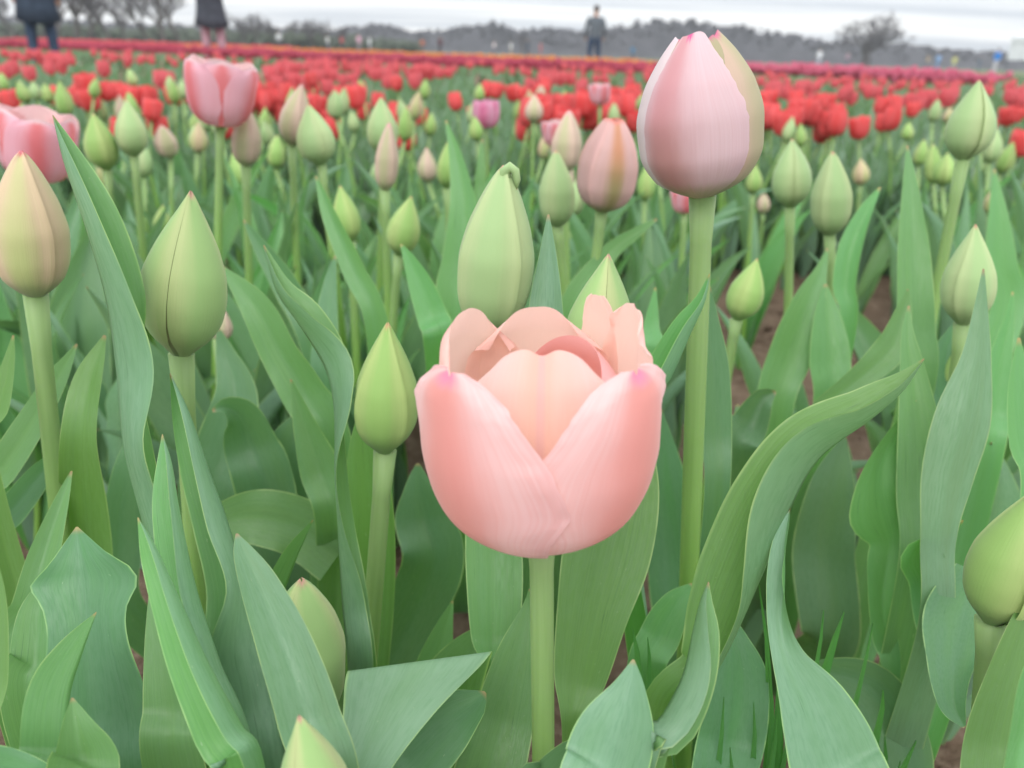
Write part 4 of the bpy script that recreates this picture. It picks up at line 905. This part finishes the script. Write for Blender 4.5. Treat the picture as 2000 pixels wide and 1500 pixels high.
# ================================================================== people
def skin_mesh(verts, edges, mats, assign, levels=1):
    me = bpy.data.meshes.new('b'); me.from_pydata([v[:3] for v in verts], edges, [])
    o = link('tmp', me); sk = o.modifiers.new('s', 'SKIN'); sk.use_smooth_shade = True
    for i, v in enumerate(verts): me.skin_vertices[0].data[i].radius = (v[3], v[4] if len(v) > 4 else v[3]); me.skin_vertices[0].data[i].use_root = (i == 0)
    sb = o.modifiers.new('d', 'SUBSURF'); sb.levels = levels; sb.render_levels = levels
    dg = bpy.context.evaluated_depsgraph_get(); out = bpy.data.meshes.new_from_object(o.evaluated_get(dg)); bpy.data.objects.remove(o)
    for q in mats: out.materials.append(q)
    for pl in out.polygons: pl.material_index = assign(pl.center); pl.use_smooth = True
    return out
CL = {}
def cloth(name, col):
    if name not in CL: CL[name] = plain(name, col, .85, .15, 12)
    return CL[name]
SKIN = plain('skin', (.45, .27, .19), .6, .08, 20)
def body(top, legs, pose='stand', scale=1.0):
    arms = {'stand': [(.20, 0, 1.41), (.27, -.02, 1.16), (.25, .06, .95), (.24, .09, .86)], 'photo': [(.19, 0, 1.41), (.32, .12, 1.28), (.50, .25, 1.36), (.58, .28, 1.40)]}
    va = [(0, 0, .95, .16, .12), (0, 0, 1.12, .15, .11), (0, 0, 1.32, .19, .12), (0, 0, 1.46, .09, .08), (0, .01, 1.53, .055), (0, .02, 1.60, .078, .09), (0, .02, 1.70, .07, .085)]
    ed = [(0, 1), (1, 2), (2, 3), (3, 4), (4, 5), (5, 6)]
    for sgn in (-1, 1):
        i = len(va); pts = arms['photo'] if pose == 'photo' else arms['stand']
        for (x, y, z), r in zip(pts, (.075, .055, .038, .042)):
            if pose == 'photo': x_ = (-abs(x) if sgn < 0 else x * .2 - .18 * (x > .3)); va.append((x_ if sgn < 0 else (x if x < .25 else .19 - (x - .19) * 1.6), y, z, r))
            else: va.append((sgn * x, y, z, r))
        ed += [(2, i), (i, i + 1), (i + 1, i + 2), (i + 2, i + 3)]
        j = len(va); va += [(sgn * .10, 0, .86, .10), (sgn * .12, .02, .48, .072), (sgn * .13, -.01, .10, .05), (sgn * .14, .12, .05, .042)]
        ed += [(0, j), (j, j + 1), (j + 1, j + 2), (j + 2, j + 3)]
    def asg(c):
        if c.z < .12: return 3
        if pose == 'stand' and abs(c.x) > .18 and c.z < .93: return 2
        if pose == 'photo' and c.x < -.5 and c.z > 1.2: return 2
        if c.z > 1.49 and abs(c.x) < .12: return 2
        return 1 if c.z < .93 else 0
    return skin_mesh([tuple(q * scale for q in v) for v in va], ed, [top, legs, SKIN, cloth('dark_shoes', (.03, .03, .035))], lambda c: asg(c / scale))
def hair(scale=1.0, long=False):
    bm = bmesh.new(); bmesh.ops.create_icosphere(bm, subdivisions=2, radius=1)
    for v in bm.verts:
        v.co = Vector((v.co.x * .088, v.co.y * .105 - .012, v.co.z * (.10 if v.co.z > 0 else (.26 if long and v.co.y < .2 else .06)) + 1.68)) * scale
    me = bpy.data.meshes.new('hair'); bm.to_mesh(me); bm.free(); me.materials.append(cloth('dark_hair', (.035, .025, .02)))
    me.polygons.foreach_set('use_smooth', [True] * len(me.polygons)); return me
def person(label, px, pytop, top, legs, pose='stand', face=0, height=1.74, dist=None, coat=None, group=None, long=False, clen=.60):
    if dist is None: q = P_at_z(px, pytop, height); x, y = q.x, q.y
    else: q = P_at_y(px, pytop, dist); x, y = q.x, q.y
    p = thing('person', label, 'person', Vector((x, y, 0 if y < 40 else .13)), group); p.rotation_euler = (0, 0, face); s = height / 1.80
    link('body', body(top, legs, pose, s), p); link('hair', hair(s, long), p)
    if coat:
        V = []; UVs = []; prf = [(1.42, .20), (1.2, .19), (1.0, .20), (.85, .22), (clen, .255), (clen - .01, .23)]
        for z, r in prf:
            for j in range(16): a = 6.283 * j / 16; V.append((r * 1.08 * math.cos(a) * s, r * .72 * math.sin(a) * s * (1 + .06 * math.sin(3 * a)) * (1 + .05 * math.sin(7 * a + z)), z * s + .03 * math.sin(2 * a + 1))); UVs.append((j / 16, z))
        link('coat', mesh_from('coat', V, grid_faces(len(prf), 16, True), coat, UVs), p)
    return p
NAVY = cloth('navy_cloth', (.035, .05, .075)); DENIM = cloth('blue_denim', (.042, .065, .11)); GREY = cloth('grey_cloth', (.12, .14, .16)); BLACK = cloth('black_cloth', (.03, .032, .04))
person('person in a grey jacket and blue jeans standing with back turned in the field', 1166, 8, GREY, DENIM, 'stand', 0, 1.76)
person('person in a dark jacket and blue jeans at the top left corner', 40, -150, NAVY, DENIM, 'stand', .4, 1.76, coat=NAVY, clen=.66)
person('person in a dark coat and pink trousers reaching out to take a picture', 398, -95, BLACK, cloth('pink_cloth', (.46, .29, .33)), 'photo', .15, 1.72, coat=cloth('charcoal_cloth', (.055, .06, .075)), long=True, clen=.72)
HZ = lambda px: 105 + math.tan(ROLL) * (px - 1000)
FARP = [(545, 'pale grey top', (.6, .6, .62), (.1, .1, .12)), (640, 'white top beside the red jacket', (.75, .75, .75), (.2, .2, .25)), (668, 'red jacket', (.5, .06, .07), (.06, .06, .08)), (701, 'lilac pink top', (.6, .35, .45), (.25, .2, .25)), (722, 'white top with blue sleeves', (.75, .76, .8), (.5, .5, .55)), (825, 'orange red top', (.5, .16, .1), (.1, .1, .12)), (860, 'dark maroon coat', (.10, .04, .05), (.05, .05, .06)), (965, 'pinkish white top', (.7, .6, .6), (.15, .15, .2)), (998, 'white shirt and tan trousers', (.8, .8, .8), (.45, .38, .28)), (1030, 'dark blue coat', (.06, .09, .13), (.05, .06, .09)), (1056, 'bright coral red coat', (.6, .10, .10), (.4, .08, .09)), (1236, 'teal blue top left of the tall pink tulip', (.06, .2, .35), (.08, .1, .14)), (1600, 'white top beneath the lone tree', (.75, .75, .8), (.5, .5, .6)), (1655, 'mauve top beneath the lone tree', (.35, .25, .3), (.15, .15, .2)), (1812, 'tan jacket', (.5, .38, .22), (.12, .12, .15)), (1832, 'light blue jacket', (.25, .4, .65), (.2, .3, .5)), (1864, 'yellow green jacket', (.55, .55, .2), (.4, .4, .3)), (1914, 'slate blue coat', (.10, .16, .22), (.10, .14, .2))]
for k, (px, what, c1, c2) in enumerate(FARP):
    dist = 95 if k % 3 else 80
    person('tiny far person in ' + what, px, HZ(px) - 12, cloth('far_top_%d' % k, c1), cloth('far_legs_%d' % k, c2), 'stand', random.uniform(-3, 3), 1.65, dist=dist)
person('far person in a bright blue jacket and pale trousers near the right edge', 1952, 97, cloth('bright_blue', (.04, .22, .62)), cloth('pale_trousers', (.55, .54, .58)), 'stand', .3, 1.74)
CL['bright_blue'].name = 'bright_blue_cloth'
def tent():
    q = P_at_y(2045, HZ(2045), 46); p = thing('tent', 'white event tent cut off by the right edge in the distance', 'tent', Vector((q.x, q.y, .13)))
    A_ = Acc(); w, h = 1.5, 2.0
    V = [(-w, -w, h), (w, -w, h), (w, w, h), (-w, w, h), (0, 0, h + .9), (-w, -w, h - .3), (w, -w, h - .3), (w, w, h - .3), (-w, w, h - .3)]
    A_.add(V, [(0, 1, 4), (1, 2, 4), (2, 3, 4), (3, 0, 4), (0, 5, 6, 1), (1, 6, 7, 2), (2, 7, 8, 3), (3, 8, 5, 0)])
    W_ = plain('white_canvas', (.78, .79, .82), .8, .06, 2); link('canopy', A_.mesh('canopy', W_, False), p)
    link('side_wall', mesh_from('side_wall', [(-w + .03, -w, .8), (-w + .03, w, .8), (-w + .03, w, h - .28), (-w + .03, -w, h - .28)], [(0, 1, 2, 3)], W_), p)
    for sx in (-1, 1):
        for sy in (-1, 1):
            V, Fc, UV = tube([(sx * w * .96, sy * w * .96, 0), (sx * w * .96, sy * w * .96, h)], [.03, .03], 8); link('pole', mesh_from('pole', V, Fc, GREY, UV), p)
    link('counter', mesh_from('counter', [(x * 1.2, y * .4 - .9, z * .8) for x in (-1, 1) for y in (-1, 1) for z in (0, 1)], [(0, 1, 3, 2), (4, 6, 7, 5), (0, 4, 5, 1), (2, 3, 7, 6), (1, 5, 7, 3)], NAVY, None, False), p)
tent()

# ================================================================== trees and the wooded hill
def bare_tree(seed, H=9.0, spread=.5, levels=5, trunk=.3, dense=3, base_=.30):
    r_ = random.Random(seed); TR, TW = Acc(), Acc()
    def br(p, d, L_, r, lv):
        n = 4; pts = [p]; q = p.copy(); dd = d.copy()
        for i in range(n):
            dd = (dd + Vector((r_.gauss(0, .12), r_.gauss(0, .12), .05))).normalized(); q = q + dd * L_ / n; pts.append(q.copy())
        V, Fc, UV = tube(pts, [r * (1 - .5 * i / n) for i in range(n + 1)], 5 if lv < 2 else 3, False); (TR if lv < 2 else TW).add(V, Fc, UV)
        if lv >= levels: return
        nb = dense + (1 if lv in (0, 2) else 0); a0 = r_.uniform(0, 6.28)
        for k in range(nb):
            t = (.40 if lv else .55) + (.60 if lv else .45) * (k + r_.random() * .7) / nb; a = pts[min(n, int(t * n + .5))]; ang = r_.uniform(.45, .95) * spread * (1.5 if k < nb - 1 else .4)
            ax = dd.orthogonal().normalized(); ax.rotate(Matrix.Rotation(a0 + 2.4 * k, 3, dd)); nd = (dd * math.cos(ang) + ax * math.sin(ang)).normalized()
            br(a, nd, L_ * r_.uniform(.60, .80), max(.016, r * .55), lv + 1)
    br(Vector((0, 0, 0)), Vector((0, 0, 1)), H * base_, trunk, 0)
    return TR.mesh('trunk', M['bark']), TW.mesh('twigs', M['twig'])
TREES = [bare_tree(1, 9, .42, 6), bare_tree(2, 10, .36, 6), bare_tree(3, 8, .5, 6), bare_tree(5, 9, .45, 6, .25), bare_tree(12, 8, .72, 6, .24, 3, .20)]
def tree(label, px, dist, hpx, v, group, wide=1.0):
    q = P_at_y(px, HZ(px), dist); H0 = {0: 9, 1: 10, 2: 8, 3: 9, 4: 8}[v] * 1.0; s = (hpx / FPX * dist) / H0
    p = thing('bare_tree', label, 'tree', Vector((q.x, q.y, .1)), group); p.scale = (s * wide, s * wide, s); p.rotation_euler = (0, 0, random.uniform(0, 6.28))
    link('trunk', TREES[v][0], p); link('crown', TREES[v][1], p)
rnd = random.Random(31)
for px, dist, hp, v in [(a, b, c * (1.2 if a < 400 else 1.1), d) for a, b, c, d in ((-20, 85, 110, 0), (28, 95, 100, 3), (85, 80, 130, 1), (110, 70, 150, 3), (150, 75, 160, 0), (178, 90, 120, 2), (215, 85, 110, 3), (250, 95, 75, 1), (290, 80, 130, 3), (322, 75, 150, 0), (352, 85, 120, 1), (440, 110, 85, 3), (475, 115, 62, 2), (505, 110, 70, 0), (540, 115, 60, 3), (575, 120, 58, 2), (612, 110, 62, 0), (645, 115, 60, 1), (670, 120, 48, 2))]:
    TN = globals().get('TN', -1) + 1; tree('bare grey tree, %s from the left in the tree line at the upper left' % ('first' if TN == 0 else ORD[TN]), px, dist, hp, v, 'bare trees along the left field edge')
tree('lone round crowned bare tree standing above the woods at the right', 1690, 150, 165, 4, None, 1.9)
tree('small bare tree left of the grey jacketed person', 1018, 150, 50, 2, None)
def wood_top(px):
    return float(np.interp(px, [-100, 400, 650, 700, 745, 800, 860, 900, 960, 1010, 1060, 1130, 1200, 1270, 1340, 1400, 1480, 1560, 1640, 1720, 1800, 1880, 1960, 2100], [40, 36, 36, 44, 52, 36, 42, 48, 58, 48, 50, 48, 60, 72, 72, 66, 60, 50, 44, 46, 40, 36, 36, 32]))
def far_wood():
    A_ = Acc(); r_ = random.Random(77); D = 260
    for k in range(5200):
        px = r_.uniform(-150, 2150); row = r_.random(); dist = D + row * 60; q = P_at_y(px, HZ(px), dist); top = wood_top(px) / FPX * D
        zc_ = r_.random() ** .7 * top; s = r_.uniform(.6, 1.35); zc_ = max(s * .5, zc_ - s)
        bm = bmesh.new(); bmesh.ops.create_icosphere(bm, subdivisions=1, radius=s); o_ = Vector((q.x, q.y, zc_ + .2))
        A_.add([v.co * r_.uniform(.7, 1.25) + o_ for v in bm.verts], [[v.index for v in f.verts] for f in bm.faces]); bm.free()
        if r_.random() < .5 and zc_ > top * .6:      # bare tops reaching out of the mass
            b = o_ + Vector((0, 0, s * .5))
            for j in range(4): 
                e = b + Vector((r_.gauss(0, .6), 0, s * r_.uniform(.6, 1.3))); A_.add([b + Vector((-.08, 0, 0)), b + Vector((.08, 0, 0)), e], [(0, 1, 2)])
    return A_.mesh('far_wood', M['wood'])
tag(link('far_wood', far_wood()), 'grey brown far wood on the low hill along the horizon', 'wood', kind='stuff')
def hill():
    pxs = [float(q) for q in np.linspace(-300, 2300, 60)]; V = []
    for dist, f in ((255, 0.0), (268, .80), (330, .95), (420, 0)):
        for px in pxs:
            q = P_at_y(px, HZ(px), dist); V.append((q.x, q.y, .2 + f * wood_top(px) / FPX * 260))
    return mesh_from('hill', V, grid_faces(4, len(pxs)), M['wood'])
tag(link('hill', hill()), 'low wooded hill on the horizon', kind='structure')
def hedge():
    A_ = Acc(); r_ = random.Random(55)
    for k in range(1500):
        px = r_.uniform(-100, 820); dist = r_.uniform(118, 130); q = P_at_y(px, HZ(px), dist); s = r_.uniform(.4, .9); bm = bmesh.new(); bmesh.ops.create_icosphere(bm, subdivisions=1, radius=s); o_ = Vector((q.x, q.y, .1 + r_.random() * 1.6 * (1 if px < 700 else .7)))
        A_.add([v.co * r_.uniform(.7, 1.3) + o_ for v in bm.verts], [[v.index for v in f.verts] for f in bm.faces]); bm.free()
    return A_.mesh('hedge', M['hedge'])
tag(link('hedge', hedge()), 'dark scrubby hedge beneath the bare trees at the left', 'hedge', kind='stuff')

# ================================================================== the misty air
hz = bpy.data.meshes.new('haze'); hz.from_pydata([(x, y, z) for x in (-900, 900) for y in (-30, 460) for z in (-1.5, 45)], [], [(0, 1, 3, 2), (4, 6, 7, 5), (0, 4, 5, 1), (2, 3, 7, 6), (0, 2, 6, 4), (1, 5, 7, 3)])
mt, t, out = new_mat('mist'); pv = N(t, 'ShaderNodeVolumePrincipled'); pv.inputs['Color'].default_value = (.86, .89, .94, 1); pv.inputs['Density'].default_value = 0.0010; pv.inputs['Anisotropy'].default_value = 0.2
t.links.new(pv.outputs[0], out.inputs['Volume']); hz.materials.append(mt)
tag(link('haze', hz), 'thin pale mist over the whole field', 'haze', kind='stuff')
